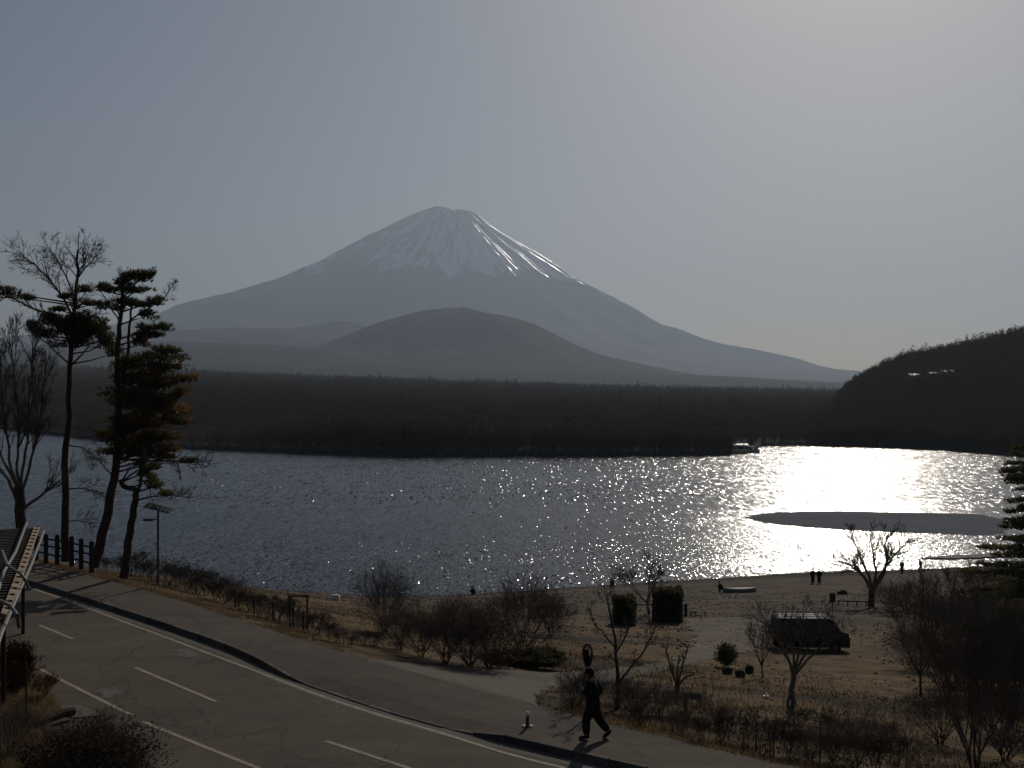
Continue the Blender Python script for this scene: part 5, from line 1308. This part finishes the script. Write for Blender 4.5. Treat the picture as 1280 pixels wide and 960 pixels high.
WALK = dict(STAND, pel=(0, 0, .90), wai=(0, .01, 1.06), che=(0, .03, 1.30), neck=(0, .05, 1.45), hd0=(0, .07, 1.52), hd1=(0, .09, 1.60), hd2=(0, .09, 1.67),
    ls=(.18, .02, 1.36), le=(.25, -.18, 1.15), lw=(.20, .0, 1.00), lh=(.17, .07, .99), rs=(-.18, .04, 1.36), re=(-.24, .10, 1.12), rw=(-.15, .24, 1.24), rh=(-.12, .28, 1.31),
    lhip=(.09, -.01, .86), lk=(.10, -.13, .47), la=(.10, -.38, .16), lt=(.10, -.29, .05), rhip=(-.09, .01, .86), rk=(-.10, .17, .48), ra=(-.10, .15, .09), rt=(-.10, .28, .045))
CROUCH = dict(STAND, pel=(0, -.1, .30), wai=(0, -.08, .45), che=(0, .05, .66), neck=(0, .12, .80), hd0=(0, .16, .86), hd1=(0, .19, .94), hd2=(0, .19, 1.0),
    ls=(.18, .07, .72), le=(.22, .26, .56), lw=(.15, .42, .52), lh=(.13, .48, .52), rs=(-.18, .07, .72), re=(-.22, .26, .56), rw=(-.15, .42, .52), rh=(-.13, .48, .52),
    lhip=(.1, -.08, .28), lk=(.16, .26, .46), la=(.12, .1, .09), lt=(.13, .23, .04), rhip=(-.1, -.08, .28), rk=(-.16, .26, .46), ra=(-.12, .1, .09), rt=(-.13, .23, .04))
p = px(741, 922, z=PAVE + .005)
wp = person('person in black walking along the pavement, carrying an oval net upright above the head', p, R(82), WALK, 1.0, net=True)
# landing net held upright
o = empty('landing_net', p, 'dark oval hooped net held upright above the walker\'s head', 'net', rz=R(82))
hand = Vector(WALK['rh'])
mb = MB(); mb.tube([hand + Vector((0, .0, -.35)), hand + Vector((.02, -.04, .2)), Vector((-.03, .14, 1.80))], [.013, .013, .012], 8); mb.build('handle', M['wood_dark'], o)
c0 = Vector((-.02, .13, 2.06)); mb = MB(); pts = []
for i in range(25):
    a = 2 * math.pi * i / 24; pts.append(c0 + Vector((math.sin(a) * .07, math.sin(a) * .11 * (1.0 - .25 * math.cos(a)), -math.cos(a) * .27)))
mb.tube(pts, .028, 7); mb.build('hoop', M['darkmetal'], o)
mb = MB(); r = random.Random(3)
for i in range(-5, 6):
    z = i / 5.5 * .26; w_ = math.sqrt(max(0, 1 - (i / 5.5) ** 2))
    mb.tube([c0 + Vector((-w_ * .07, -w_ * .11, z)), c0 + Vector((.05, -.03, z - .03)), c0 + Vector((w_ * .07, w_ * .11, z))], .006, 3)
for i in range(-3, 4):
    f = i / 3.6; hh = math.sqrt(1 - f * f) * .26
    mb.tube([c0 + Vector((f * .07, f * .11, -hh)), c0 + Vector((f * .10 + .05, f * .13 - .03, 0)), c0 + Vector((f * .07, f * .11, hh))], .006, 3)
mb.build('mesh', M['cord'], o)
mb = MB(); mb.box(c0 + Vector((.0, .0, -.15)), (.10, .14, .24), Matrix.Rotation(.3, 3, 'Y')); mb.box(c0 + Vector((.02, .03, .06)), (.11, .10, .16)); mb.build('bag', M['cloth'], o)
mb = MB(); mb.box(c0 + Vector((.055, -.045, -.14)), (.05, .03, .07)); mb.build('float', M['white'], o)
for i, (x, y, rz, J, lab) in enumerate([
    (1015.5, 729, .3, STAND, 'left of two people standing together at the bright water\'s edge'),
    (1023.5, 729.5, 2.6, STAND, 'right of two people standing together at the bright water\'s edge'),
    (1127, 716, .2, STAND, 'person standing alone against the glare right of the spreading tree'),
    (1150, 715, 1.2, dict(WALK), 'person walking at the water\'s edge, furthest to the right'),
    (592, 744, 1.4, CROUCH, 'dark crouching figure at the water\'s edge behind the thicket'),
    (766, 733, 1.2, CROUCH, 'small crouching figure at the water\'s edge left of the beach tree'),
    (901, 739, 1.3, CROUCH, 'person crouching beside the left end of the upturned boat')]):
    q = on(x, y); person(lab, q, rz, J, 1.05, group='people on the beach', cap=(i % 2 == 0))
# ------------------------------------------------------------------ haze
mb = MB(); mb.box((0, 10000, 1480), (34000, 30000, 2980))
hz = mb.build('haze', None); hz['kind'] = 'stuff'
hm = bpy.data.materials.new('haze'); hm.use_nodes = True; t = hm.node_tree; t.nodes.clear()
pv = t.nodes.new('ShaderNodeVolumePrincipled'); out = t.nodes.new('ShaderNodeOutputMaterial')
pv.inputs['Color'].default_value = (0.54, 0.65, 0.82, 1); pv.inputs['Density'].default_value = HAZE_DENSITY; pv.inputs['Anisotropy'].default_value = 0.35
t.links.new(pv.outputs[0], out.inputs['Volume'])
hz.data.materials.append(hm); hz.display_type = 'WIRE'
